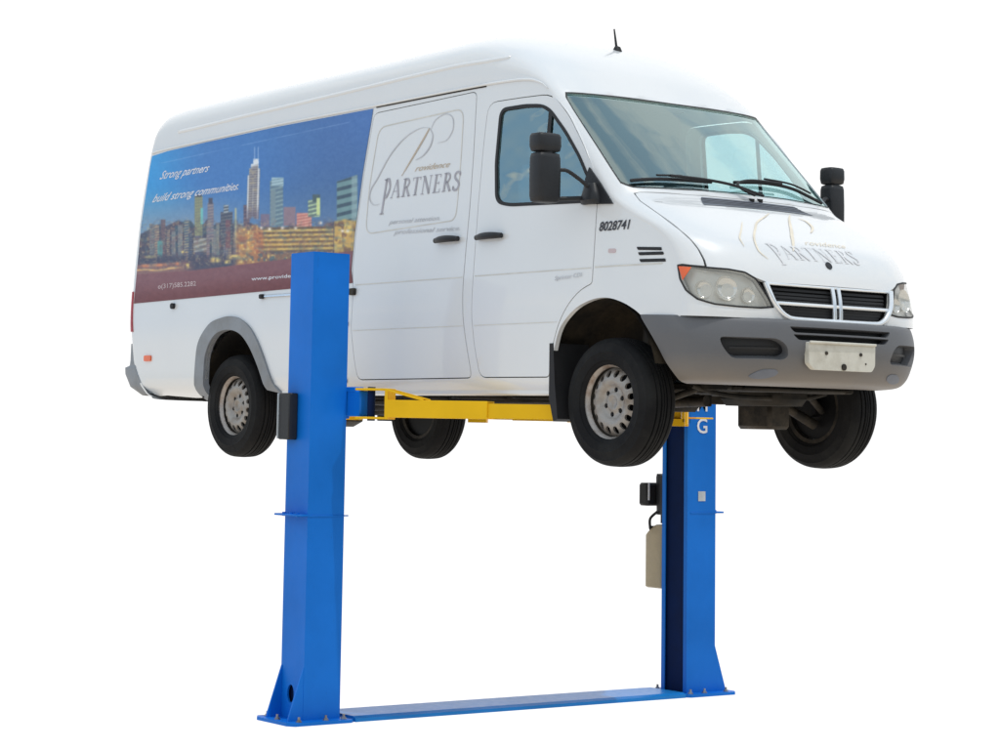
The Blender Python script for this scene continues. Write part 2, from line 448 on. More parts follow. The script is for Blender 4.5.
# main sheet: roof, tail, pillars, front wings
wind = sym([(23.24, 0), (23.27, -.26), (23.32, -.5), (23.30, -.69), (23.05, -.775), (22.0, -.785), (21.0, -.80), (20.45, -.805), (20.22, -.775), (20.22, -.5), (20.24, 0)])
wind = [(s, q) for s, q in wind]
def uniq(a):
    o = []
    for p in a:
        if not o or abs(p[0]-o[-1][0])+abs(p[1]-o[-1][1]) > 1e-4: o.append(p)
    return o
hood_half = [(23.66, 0), (23.68, -.35), (23.66, -.66), (23.75, -.70), (24.385, -.727), (25.325, -.743), (26.246, -.762), (26.885, -.75), (27.342, -.737), (27.842, -.726), (28.15, -.728),
             (28.16, -.66), (28.17, -.589), (28.25, -.49), (28.5, -.43), (28.66, -.372), (28.63, -.2), (28.62, 0)]
lens_half = [(28.22, -.99), (28.17, -.93), (28.175, -.867), (28.20, -.731), (28.20, -.589), (28.28, -.49), (28.55, -.434), (29.07, -.403), (29.6, -.375), (30.074, -.358), (30.18, -.43), (30.19, -.55), (30.139, -.703), (29.915, -.834), (29.456, -.942), (28.905, -.99)]
grille_half = [(28.68, 0), (28.68, -.2), (28.70, -.365), (29.2, -.352), (29.785, -.333), (30.3, -.305), (30.70, -.268), (30.90, -.225), (30.94, -.1), (30.94, 0)]
front_half = [(23.62, 0), (23.64, -.35), (23.62, -.67), (23.72, -.715), (24.385, -.74), (25.325, -.756), (26.246, -.775), (26.885, -.763), (27.342, -.75), (27.842, -.742), (28.12, -.745),
              (28.12, -.867), (28.10, -.935), (28.17, -.996), (28.9, -.9965), (29.48, -.953), (29.96, -.845), (30.19, -.708), (30.25, -.55), (30.24, -.42), (30.12, -.345), (30.4, -.315), (30.75, -.278), (30.97, -.232), (30.985, -.1), (30.985, 0)]
HZ = 31.0
out = [(s, -1.0) for s in SS]+[(HZ, q) for q in QV[1:-1] if abs(q) < .9951]+[(s, 1.0) for s in reversed(SS)]+[(0.0, q) for q in reversed(QV[1:-1])]
body = MB()
USS = [i*.2/KU for i in range(0, 156)]
fh = uniq(sym(front_half))
patch(body, fo, us_(out), [us_(uniq(wind)), us_([(min(s, 30.985), q) for s, q in fh])], USS, QV, rim=0, margin=.3)
# turned-in edge of the windscreen and of the nose opening
def turn_in(mb, fn, loop, d):
    top = []; low = []
    for q in loop:
        n = normal_of(fn, *q, 1e-3, 1e-3); p = Vector(fn(*q)); top.append(p); low.append(p-n*d)
    m = len(loop); mb.add(top+low, [(i, (i+1) % m, (i+1) % m+m, i+m) for i in range(m)])
turn_in(body, fo, dens(us_(uniq(wind)), .05), .03)
turn_in(body, fo, dens(us_(fh), .05), .03)
o_body = body.build('body_shell', M['white'], VAN, smooth=50)

# sides
EL = [(over(s, 1.0)[0], over(s, 1.0)[2]) for s in SS]
front_arch = [(.285, .482), (.247, .508), (.16, .55), (.052, .58), (-.05, .583), (-.15, .562), (-.24, .525), (-.319, .468), (-.37, .41), (-.402, .335), (-.425, .25), (-.437, .169), (-.442, .06)]
rear_arch = [(-3.40, .06), (-3.50, .08), (-3.525, .115), (-3.60, .23), (-3.70, .352), (-3.79, .43), (-3.87, .473), (-3.98, .497), (-4.09, .494), (-4.18, .472), (-4.251, .425), (-4.30, .36), (-4.327, .288), (-4.337, .109), (-4.34, .02)]
rarc = spline(rear_arch[1:], 4, False)
farc = spline(front_arch, 4, False)
side_outline = EL + [(.56, .462), (.40, .474)] + farc + [(-.8, .06), (-1.6, .06), (-2.4, .06), (-3.1, .06)] + [rear_arch[0]] + rarc + [(-4.6, .018), (-4.98, .035)]
slide_door = rounded([(-2.462, 1.905), (-1.348, 1.928), (-1.322, 1.50), (-1.311, 1.174), (-1.312, .93), (-1.307, .68), (-1.28, .50), (-1.25, .37), (-1.205, .22), (-1.184, .137), (-2.395, .132), (-2.44, .24), (-2.487, .45), (-2.495, .66), (-2.53, .86), (-2.535, 1.1), (-2.51, 1.5)], .05, 4)
cab_door = rounded([(-1.225, 1.842, .09), (-.90, 1.838), (-.60, 1.828, .10), (-.43, 1.68), (-.285, 1.50), (-.165, 1.33), (-.112, 1.21), (-.112, 1.092), (-.103, .80), (-.10, .668, .02), (-.20, .632), (-.29, .56), (-.37, .455), (-.425, .32), (-.452, .137, .03), (-1.105, .139), (-1.165, .32), (-1.20, .50), (-1.216, .674), (-1.234, 1.2), (-1.235, 1.6)], .06, 4)
window = rounded([(-1.10, 1.792, .07), (-.85, 1.79), (-.64, 1.768, .10), (-.44, 1.585), (-.30, 1.43), (-.185, 1.27), (-.172, 1.138, .02), (-.60, 1.155), (-.93, 1.168, .13), (-1.062, 1.20, .16), (-1.10, 1.45)], .04, 6)
GX = frange(-5.6, .7, 110); GZs = frange(0, 2.0, 36)
bead_lines = ((.757, .0035), (.457, .003))
for sg, S in ((-1, SR), (1, SL)):
    b = MB()
    patch(b, S, dens(side_outline, .09), [dens(slide_door, .06), dens(cab_door, .06)], GX, GZs, margin=.4)
    for L in (slide_door, cab_door, side_outline): turn_in(b, S, dens(L, .06), .03)
    b.build('side_panel', M['white'], VAN, smooth=50)
    d = MB(); dp = inset(slide_door, .006)
    patch(d, S, dens(dp, .05), [], GX, GZs, rim=.03, margin=.4, lift=.001)
    # pressed outline in the upper part of the door
    pan = rounded([(-2.385, 1.80), (-1.47, 1.83), (-1.45, 1.5), (-1.445, 1.24), (-1.45, 1.12), (-2.42, 1.09), (-2.43, 1.4)], .08, 5)
    bead(d, S, dens(pan, .05), .0035, -.0015, 6, closed=True)
    od = d.build('sliding_door', M['white'], VAN, smooth=50)
    c = MB(); cp = inset(cab_door, .006)
    patch(c, S, dens(cp, .05), [dens(window, .04)], GX, GZs, rim=.03, margin=.4, lift=.001)
    oc = c.build('cab_door', M['white'], VAN, smooth=50)
    # window: seal, panes, divider
    w = MB(); wi = inset(window, .021)
    patch(w, S, dens(window, .03), [dens(wi, .03)], GX, GZs, rim=.012, lift=.004)
    xw = -.605
    ribz = [(xw, 1.165), (xw, 1.3), (xw, 1.45), (xw, 1.6), (xw, 1.718)]
    ribbon(w, S, ribz, .034, .003)
    ow = w.build('window_seal', M['rubber'], VAN, parent=oc)
    p = MB(); patch(p, S, dens(inset(window, .02), .05), [], GX, GZs, lift=-.006)
    p.build('window', M['sglass'], VAN, parent=oc)
    # door handles
    for par, x0, x1, z in ((od, -1.615, -1.375, .998), (oc, -1.195, -.945, .993)):
        h = MB(); zc = z
        cup = rounded([(x0+.05, zc+.045), (x1-.05, zc+.045), (x1-.05, zc-.045), (x0+.05, zc-.045)], .04, 5)
        patch(h, S, dens(cup, .02), [], frange(x0, x1, 8), frange(zc-.05, zc+.05, 5), lift=.0015, mi=1)
        n = 14; pts = [(x0+(x1-x0)*i/n, sg*(Wz(zc, x0)+.006+.034*math.sin(math.pi*min(max(i/n, .06), .94))**.4), zc+.004*math.sin(3*i/n)) for i in range(n+1)]
        k0 = len(h.v); h.tube(pts, [.009+.010*math.sin(math.pi*min(max(i/n, .05), .95))**.35 for i in range(n+1)], 12)
        for k in range(k0, len(h.v)):
            x, y, zz = h.v[k]; h.v[k] = (x, y, zc+(zz-zc)*1.15)
        h.build('handle', [M['plastic'], M['white']], VAN, parent=par)
    # belt and sill creases, drip rail
    t = MB()
    ribbon(t, S, [(x, .757) for x in frange(-2.48, -1.32, 14)], .006, .0028); ribbon(t, S, [(x, .457) for x in frange(-2.47, -1.28, 14)], .004, .0028)
    ribbon(t, S, [(x, .759) for x in frange(-1.20, -.12, 14)], .006, .0028); ribbon(t, S, [(x, .457) for x in frange(-1.17, -.39, 14)], .004, .0028)
    ribbon(t, S, [(x, .762) for x in frange(-.09, .42, 8)], .007, .0028)
    if sg < 0:
        pp = dens(pan, .03); ribbon(t, S, pp+[pp[0]], .007, .0032)
    t.build('pinstripe', M['tape'], VAN, smooth=None)
    g = MB()
    Lg = [(over(s, sg*1.0)[0], over(s, 1.0)[1]*1.0, over(s, 1.0)[2]) for s in [7.0+.2*i for i in range(0, 66)]]
    Lg = [(x, sg*(abs(y)+.004), z+.002) for x, y, z in Lg]
    g.tube(Lg, [.009]*(len(Lg)-8)+[.009-.001*i for i in range(8)], 8); g.build('drip_rail', M['white'], VAN, smooth=180)
    g = MB(); Lb = [(x, sg*(abs(y)-.0005), z-.012) for (x, y, z) in Lg if x > -2.52 and x < -1.25]
    g.tube(Lb, .0045, 6); g.build('drip_rail_seal', M['cast'], VAN, smooth=180)
    # ridge pressed along the raised roof
    r = MB(); line = [(s/KU, sg*q) for s, q in [(11.3, .974), (11.8, .975), (12.5, .972), (13.2, .969), (14.5, .951), (15.4, .934), (16.27, .911), (16.8, .873), (17.2, .823)]]
    bead(r, fo, spline(line, 4, False), .017, -.009, 8); r.build('roof_ridge', M['white'], VAN, smooth=180)
    # rear wheel flare
    f = MB(); outer = [(-3.352, .06), (-3.434, .15), (-3.53, .29), (-3.629, .418), (-3.74, .515), (-3.884, .577), (-4.01, .594), (-4.134, .583), (-4.26, .555), (-4.357, .49), (-4.42, .42), (-4.447, .34), (-4.462, .181), (-4.46, .06), (-4.44, .012)]
    oo = spline(outer, 4, False); poly = oo+list(reversed(rarc))
    patch(f, S, dens(poly, .05), [], GX, GZs, lift=.016, rim=.05, margin=.2)
    f.build('wheel_flare', M['flare'], VAN, smooth=50)
    # sill plate under the doors, arch liners, mud flaps
    s_ = MB(); s_.box((-3.36, sg*.86, .035), (-.46, sg*.935, .075), .01); s_.build('sill', M['white'], VAN)
    for xc, zc, r0, a0, a1 in ((-.055, .08, .47, 15, 180), (-3.92, .0, .475, 2, 178)):
        l = MB(); n = 28; vs = []; 
        for yy, rr in ((.925, r0+.035), (.90, r0+.035), (.60, r0+.03), (.52, r0-.04), (.50, .05)):
            for k in range(n+1):
                a = math.radians(a0+(a1-a0)*k/n); vs.append((xc+rr*math.cos(a)*(.94 if xc > -1 else 1.0), sg*yy, zc+rr*math.sin(a)))
        l.add(vs, [(j*(n+1)+k, j*(n+1)+k+1, (j+1)*(n+1)+k+1, (j+1)*(n+1)+k) for j in range(4) for k in range(n)])
        l.build('wheel_arch_liner', M['liner'], VAN)
    # front mud flap, rear mud flap
    m = MB(); m.prism([(-.452, .335), (-.418, .335), (-.40, .10), (-.372, -.10), (-.41, -.115), (-.452, .02)], lambda x, z: (x, sg*.968, z), lambda x, z: (x, sg*.70, z)); m.build('mud_flap', M['rubber'], VAN, smooth=None)
    if sg > 0: m = MB(); m.box((-4.42, sg*.93, -.12), (-4.395, sg*.62, .12), .004); m.build('mud_flap', M['rubber'], VAN, smooth=None)

# floor skin so the shell is closed below, inner structure behind the shut-lines
fl = MB(); fl.box((-5.15, -.90, .07), (-4.47, .90, .10), .0); fl.box((-4.47, -.50, .08), (-3.36, .50, .11), 0); fl.box((-3.36, -.90, .07), (-.48, .90, .10), 0); fl.box((-.48, -.50, .08), (.5, .50, .11), 0)
for sg in (-1, 1):
    fl.box((-5.2, sg*.40, .0), (-.6, sg*.47, .10), .006); fl.box((-.6, sg*.40, .075), (.55, sg*.47, .10), .006)
for x in (-4.9, -4.45, -3.3, -2.7, -2.1, -1.5, -.9): fl.box((x-.03, -.86 if x not in (-4.45,) else -.5, .02), (x+.03, .86 if x not in (-4.45,) else .5, .075), .004)
fl.build('underbody', M['dark'], VAN)
ib = MB(); ifn = lambda u, v: tuple(Vector(fo(u, v))-normal_of(fo, u, v, 1e-3, 1e-3)*.055)
patch(ib, ifn, us_(sym([(23.5, 0), (23.45, -.80), (27, -.86), (28.05, -.90), (30.5, -.93), (31, -.95), (31, 0)])), [], [i*.4/KU for i in range(55, 80)], frange(-.95, .95, 26))
ib.build('engine_bay', M['dark'], VAN)

# hood, windscreen, lamps, grille
h = MB(); hd = uniq(sym(hood_half)); patch(h, fo, dens(us_(hd), .03), [], [i*.2/KU for i in range(110, 156)], frange(-.85, .85, 60), rim=.025, margin=.35)
hood = h.build('hood', M['white'], VAN, smooth=50)
w = MB(); patch(w, fo, us_(uniq(wind)), [], [i*.15/KU for i in range(130, 160)], frange(-.9, .9, 50), lift=-.006)
ws = w.build('windshield', M['wglass'], VAN)
w = MB(); wl = dens(us_(uniq(wind)), .03); cu = sum(p[0] for p in wl)/len(wl); wl2 = [((u-cu)*.955+cu, v*.985) for u, v in wl]
patch(w, fo, wl, [wl2], [i*.15/KU for i in range(130, 160)], frange(-.9, .9, 50), lift=.002)
w.build('windshield_seal', M['rubber'], VAN, parent=ws)
for sg in (-1, 1):
    L = [(s/KU, sg*-q) for s, q in lens_half]; Ls = rounded(L, .012, 2)
    r = MB(); UU = [i*.08/KU for i in range(350, 380)]; VV = frange(-1, 1, 90)
    patch(r, fo, dens(Ls, .02), [], UU, VV, lift=-.045)
    hl = r.build('headlight', M['reflector'], VAN)
    bo = MB()
    for (s, q, rr) in ((29.05, -.62, .070), (29.25, -.80, .052), (29.35, -.48, .045)):
        p = Vector(over(s, sg*-q)); n = normal_of(fo, s/KU, sg*-q, 1e-3, 1e-3); nn = (n+Vector((.9, 0, 0))).normalized()
        t1 = nn.orthogonal().normalized(); t2 = nn.cross(t1); c0 = p-n*.05
        prof = [(rr*math.sin(a), rr*.55*(1-math.cos(a))) for a in frange(0, 1.35, 8)]
        vs = [c0+(t1*math.cos(a)+t2*math.sin(a))*r_+nn*d_ for r_, d_ in prof for a in frange(0, 2*math.pi, 24)[:-1]]
        bo.add(vs, [(i*24+k, i*24+(k+1) % 24, (i+1)*24+(k+1) % 24, (i+1)*24+k) for i in range(8) for k in range(24)])
    bo.build('lamp_bowl', M['bowl'], VAN, parent=hl)
    le = MB(); patch(le, fo, dens(Ls, .02), [], UU, VV, lift=0, rim=.03)
    le.build('lamp_cover', M['lens'], VAN, parent=hl)
    am = MB(); A = [(28.24/KU, sg*.985), (28.24/KU, sg*.855), (28.95/KU, sg*.965)]
    patch(am, fo, dens(A, .01), [], UU, VV, lift=.0015); am.build('turn_signal', M['orange'], VAN, parent=hl)
    ga = MB(); bead(ga, fo, dens(Ls, .02), .0055, -.001, 6, closed=True); ga.build('lamp_gasket', M['rubber'], VAN, parent=hl)
g = MB(); gl = us_(uniq(sym(grille_half))); UG = [i*.15/KU for i in range(188, 210)]; VG = frange(-.45, .45, 40)
patch(g, fo, dens(gl, .03), [], UG, VG, lift=-.05, rim=-.04)
grille = g.build('grille', M['mesh'], VAN)
sl = MB()
for s in (28.9, 29.12, 29.34, 29.56, 30.02, 30.22, 30.42, 30.62): 
    hw = np.interp(s, [28.7, 29.785, 30.3, 30.7], [.35, .322, .295, .26])
    ribbon(sl, fo, [(s/KU, q) for q in frange(-hw, hw, 30)], .014, -.022)
sl.build('slat', M['rubber'], VAN, parent=grille)
fr = MB(); flow = [(28.68, -.385), (29.2, -.37), (29.785, -.349), (30.3, -.318), (30.68, -.280), (30.88, -.235), (30.93, -.1), (30.93, 0)]
fl2 = us_(flow+[(s, -q) for s, q in reversed(flow[:-1])])
bead(fr, fo, spline(fl2, 4, False), .0165, .002, 10)
bead(fr, fo, [(28.70/KU, q) for q in frange(-.37, .37, 30)], .008, -.004, 8)
bead(fr, fo, [(29.77/KU, q) for q in frange(-.335, .335, 30)], .011, -.004, 8)
for q in (-.017, .017): bead(fr, fo, [(s/KU, q) for s in frange(28.7, 30.9, 12)], .013, .0, 10)
fr.build('grille_frame', M['chromew'], VAN, parent=grille)
em = MB()
n = 24; c0 = (27.69/KU, .004)
ring = [(c0[0]+.030*math.cos(a)*.62, c0[1]+.022*math.sin(a)*.75) for a in frange(0, 2*math.pi, n)[:-1]]
patch(em, fo, ring, [], [i*.05/KU for i in range(545, 565)], frange(-.05, .05, 14), lift=.006, rim=.006); em.build('hood_badge', M['plastic'], VAN)
# cowl vent in the hood
cv = MB(); V0 = us_(rounded([(23.80, -.275), (23.78, 0), (23.80, .275), (24.62, .33), (24.55, 0), (24.62, -.33)], .02, 3))
patch(cv, fo, dens(V0, .03), [], [i*.1/KU for i in range(235, 250)], frange(-.4, .4, 30), lift=.003)
ov = cv.build('cowl_vent', M['vent'], VAN, parent=hood)
cs = MB()
for s in (23.95, 24.1, 24.25, 24.4): ribbon(cs, fo, [(s/KU, q) for q in frange(-.28-.05*(s-23.8), .28+.05*(s-23.8), 26)], .006, .0045)
cs.build('vent_slot', M['mesh'], VAN, parent=hood)
# wipers
for pts, arm in (([(23.02, -.69), (22.93, -.5), (22.90, -.344), (22.88, -.17)], [(22.9, -.42), (22.96, -.2), (23.12, -.05), (23.52, .07)]),
                 ([(22.80, -.03), (22.70, .16), (22.76, .34), (23.0, .46), (23.22, .56)], [(22.78, .25), (22.80, .05), (23.05, -.05), (23.56, .02)])):
    wb = MB(); bead(wb, fo, us_(spline(pts, 6, False)), .010, .014, 8)
    bead(wb, fo, us_(spline([(s-.05, q) for s, q in pts[1:-1]], 5, False)), .006, .034, 8)
    bead(wb, fo, us_(spline(arm, 6, False)), .0085, .040, 8)
    p = Vector(over(*arm[-1])); wb.cyl(p-Vector((0, 0, .02)), p+Vector((.004, 0, .006)), .018, 14)
    wb.build('wiper', M['rubber'], VAN)
# antenna
a = MB(); p = Vector(over(17.26, .03)); a.tube([p-Vector((0, 0, .01)), p+Vector((-.002, 0, .012)), p+Vector((-.012, 0, .022))], [.032, .024, .012], 14)
a.tube([p+Vector((-.006, 0, .015)), p+Vector((-.03, 0, .14))], [.009, .005], 8); a.build('antenna', M['rubber'], VAN)

# front bumper
KB = 12.0
def fb(u, v): return bump(u*KB, v)
ub = lambda a: [(s/KB, q) for s, q in a]
fogR = rounded(ub([(2.30, -.645), (3.0, -.64), (3.75, -.595), (3.75, -.325), (3.5, -.298), (2.75, -.308), (2.33, -.35)]), .03, 4)
fogL = [(u, -v) for u, v in fogR]
sl1 = rounded(ub([(1.40, -.285), (1.85, -.262), (1.85, .262), (1.40, .285)]), .012, 3)
sl2 = rounded(ub([(1.98, -.272), (2.38, -.245), (2.38, .245), (1.98, .272)]), .012, 3)
qb = sorted(set([round(x, 3) for x in frange(-.9, .9, 60)]+[.93, .96, .98, .99, -.93, -.96, -.98, -.99]))
outb = [(s, -1.0) for s in frange(0, 7, 40)]+[(7.0, q) for q in qb]+[(s, 1.0) for s in frange(7, 0, 40)]+[(0.0, q) for q in reversed(qb)]
b = MB(); patch(b, fb, ub(outb), [dens(fogR, .03), dens(fogL, .03), dens(sl1, .03), dens(sl2, .03)], ub_u := [s/KB for s in frange(0, 7, 44)], qb, margin=.35)
for L in (fogR, fogL, sl1, sl2): turn_in(b, fb, dens(L, .03), .06)
turn_in(b, fb, ub(outb), .012)
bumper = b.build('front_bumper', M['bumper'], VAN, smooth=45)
r = MB()
for L in (sl1, sl2): patch(r, fb, dens(L, .03), [], ub_u, qb, lift=-.05)
r.build('bumper_slot', M['mesh'], VAN, parent=bumper, smooth=None)
for L, sgn in ((fogR, -1), (fogL, 1)):
    r = MB(); patch(r, fb, dens(L, .03), [], ub_u, qb, lift=-.058)
    c_ = [(3.1, sgn*q) for q in frange(.33, .60, 12)]; ribbon(r, fb, ub(c_), .012, -.045)
    r.build('fog_lamp_recess', M['plastic'], VAN, parent=bumper, smooth=None)
for sgn in (-1, 1):
    tw = MB(); poly = ub([(4.45, sgn*.355), (4.45, sgn*.42), (4.75, sgn*.47), (5.15, sgn*.51), (5.4, sgn*.47), (5.35, sgn*.41), (5.0, sgn*.35), (4.65, sgn*.335)])
    patch(tw, fb, dens(rounded(poly, .02, 3), .02), [], ub_u, qb, lift=.0035, rim=.004); tw.build('tow_hook_cover', M['vent'], VAN, parent=bumper)
# plate holder
pl = MB(); hh = [(-.30, .343), (.225, .343), (.222, .225), (.195, .192), (-.255, .192), (-.297, .225)]
for i, (zz, cc) in enumerate(((0, 0),)):
    pl.prism(rounded(hh, .012, 3), lambda y, z: (.958+.03*(.34-z)*0-.10*y*y, y, z), lambda y, z: (.925-.10*y*y, y, z))
pl.box((.952, -.30, .335), (.966, .225, .349), .004)
po = pl.build('plate_holder', M['plate'], VAN, smooth=30)
for y, z, rr in ((-.165, .285, .010), (.105, .285, .010), (-.03, .212, .018), (.145, .235, .005)):
    dk = MB(); dk.cyl((.950-.1*y*y, y, z), (.9595-.1*y*y, y, z), rr, 16); dk.build('screw_hole', M['cast'], VAN, parent=po)
# rear bumper
RST = [((-5.55, .43), (-5.375, .425), .962), ((-5.56, .30), (-5.37, .30), .962), ((-5.57, .262), (-5.365, .26), .965), ((-5.67, .25), (-5.36, .24), .972), ((-5.68, .20), (-5.325, .19), .972), ((-5.62, .10), (-5.24, .10), .962), ((-5.45, .03), (-5.16, .05), .935)]
def rb(u, v):
    s = u*8; i = min(max(int(s), 0), len(RST)-2); t = s-i; a, b_ = RST[i], RST[i+1]
    L = lambda p, q: p+(q-p)*t
    cx, cz, ex, ez, w = L(a[0][0], b_[0][0]), L(a[0][1], b_[0][1]), L(a[1][0], b_[1][0]), L(a[1][1], b_[1][1]), L(a[2], b_[2])
    vv = math.sin(math.pi/2*min(abs(v), 1)); c = max(1-vv**5, 0)**.2
    return (ex+(cx-ex)*c, w*vv*(1 if v > 0 else -1), ez+(cz-ez)*c)
outr = [(s/8, -1.0) for s in frange(0, 6, 30)]+[(6/8, q) for q in qb]+[(s/8, 1.0) for s in frange(6, 0, 30)]+[(0.0, q) for q in reversed(qb)]
r = MB(); patch(r, rb, outr, [], [s/8 for s in frange(0, 6, 36)], qb, margin=.35); turn_in(r, rb, outr, .02)
r.build('rear_bumper', M['flare'], VAN, smooth=40)
for sg in (-1, 1):
    t = MB(); T = [(3.35/KU, sg*.999), (3.35/KU, sg*.90), (4.15/KU, sg*.90), (4.15/KU, sg*.999)]
    patch(t, fo, dens(T, .01), [], [i*.05/KU for i in range(60, 90)], QV, lift=.008, rim=.012); t.build('tail_light', M['red'], VAN)
    mk = MB(); S = side(sg); patch(mk, S, rounded([(-5.225, .333), (-5.125, .333), (-5.125, .290), (-5.225, .290)], .012), [], frange(-5.23, -5.12, 6), frange(.28, .34, 5), lift=.012, rim=.012); mk.build('side_marker', M['orange'], VAN)
# small fittings on the near side
S = SR
k = MB(); k.cyl((-4.84, -.945, .695), (-4.84, -.972, .695), .022, 16); k.build('door_stop', M['rubber'], VAN)
k = MB(); k.box((-3.60, -.947, .712), (-2.49, -.962, .730), .003); rail = k.build('door_track', M['chrome'], VAN)
k = MB(); k.box((-3.625, -.945, .705), (-3.585, -.975, .737), .006); k.build('track_stop', M['rubber'], VAN, parent=rail)
k = MB(); k.box((-2.52, -.945, .690), (-2.46, -.972, .735), .006); k.build('door_roller', M['cast'], VAN, parent=rail)
for z in (.50, .128): k = MB(); k.box((-2.56, -.955, z-.014), (-2.52, -.976, z+.014), .004); k.build('rubber_stop', M['rubber'], VAN)
k = MB()
for (x0, x1, z, dz) in ((.225, .405, .853, -.010), (.238, .420, .822, -.004), (.252, .438, .783, -.004)):
    patch(k, SR, rounded([(x0, z+.009), (x1, z+.009+dz), (x1+.005, z-.009+dz), (x0+.012, z-.009)], .006, 2), [], frange(x0, x1, 6), frange(z-.03, z+.03, 4), lift=.003)
k.build('wing_vent', M['rubber'], VAN)
k = MB(); patch(k, SR, rounded([(.010, .862), (.070, .860), (.070, .836), (.010, .838)], .01, 3), [], frange(0, .08, 4), frange(.83, .87, 4), lift=.004, rim=.004); k.build('side_repeater', M['pink'], VAN)
# mirrors
def loft(mb, secs, n=24, e=3.2, mi=0):
    vs = []
    for (cx, cy, z, hx, hy) in secs:
        for k in range(n):
            a = 2*math.pi*k/n; c_, s_ = math.cos(a), math.sin(a)
            vs.append((cx+hx*math.copysign(abs(c_)**(2/e), c_), cy+hy*math.copysign(abs(s_)**(2/e), s_), z))
    m = len(secs); fs = [(i*n+k, i*n+(k+1) % n, (i+1)*n+(k+1) % n, (i+1)*n+k) for i in range(m-1) for k in range(n)]
    fs += [tuple(range(n))[::-1], tuple((m-1)*n+k for k in range(n))]
    return mb.add(vs, fs, mi)
for sg in (-1, 1):
    y = sg*1.175; x = -.26; k = .86 if sg < 0 else .66
    m = MB()
    loft(m, [(x, y, 1.125, .042, .07*k), (x, y, 1.132, .054, .088*k), (x, y, 1.16, .058, .096*k), (x, y, 1.28, .058, .098*k), (x, y, 1.382, .056, .096*k), (x, y, 1.405, .051, .089*k), (x, y, 1.413, .034, .058*k)], e=5)
    mir = m.build('mirror', M['plastic'], VAN, smooth=60)
    m = MB(); m.cyl((x, y, 1.40), (x, y, 1.435), .045, 14)
    loft(m, [(x, y, 1.416, .044, .075*k), (x, y, 1.421, .053, .092*k), (x, y, 1.45, .058, .101*k), (x, y, 1.503, .057, .100*k), (x, y, 1.519, .050, .092*k), (x, y, 1.523, .036, .072*k)], e=5)
    m.build('upper_mirror', M['plastic'], VAN, parent=mir, smooth=60)
    m = MB(); m.box((x-.060, y-.062*k, 1.165), (x-.0565, y+.062*k, 1.365), .001); m.build('mirror_glass', M['chrome'], VAN, parent=mir)
    m = MB(); W0 = sg*.90
    m.tube(spline([(x+.02, y-sg*.06, 1.31), (x+.05, sg*1.06, 1.315), (x+.08, sg*.99, 1.27), (x+.10, sg*.93, 1.225), (x+.11, sg*.90, 1.215)], 5, False), .0115, 10)
    m.tube([(x+.0, y-sg*.06, 1.15), (x+.06, sg*.93, 1.165), (x+.08, W0, 1.17)], .013, 10)
    Sg = side(sg); tri = [(-.245, 1.132), (.020, 1.118), (-.03, 1.175), (-.095, 1.245), (-.20, 1.345), (-.225, 1.28)]
    patch(m, Sg, dens(tri, .03), [], frange(-.25, .03, 10), frange(1.1, 1.4, 10), lift=.012, rim=.02)
    loft(m, [(-.15, sg*.915, 1.128, .075, .03), (-.15, sg*.92, 1.15, .075, .045), (-.155, sg*.915, 1.20, .060, .04), (-.17, sg*.90, 1.25, .04, .03)], e=2.6)
    m.build('mirror_arm', M['plastic'], VAN, parent=mir, smooth=50)

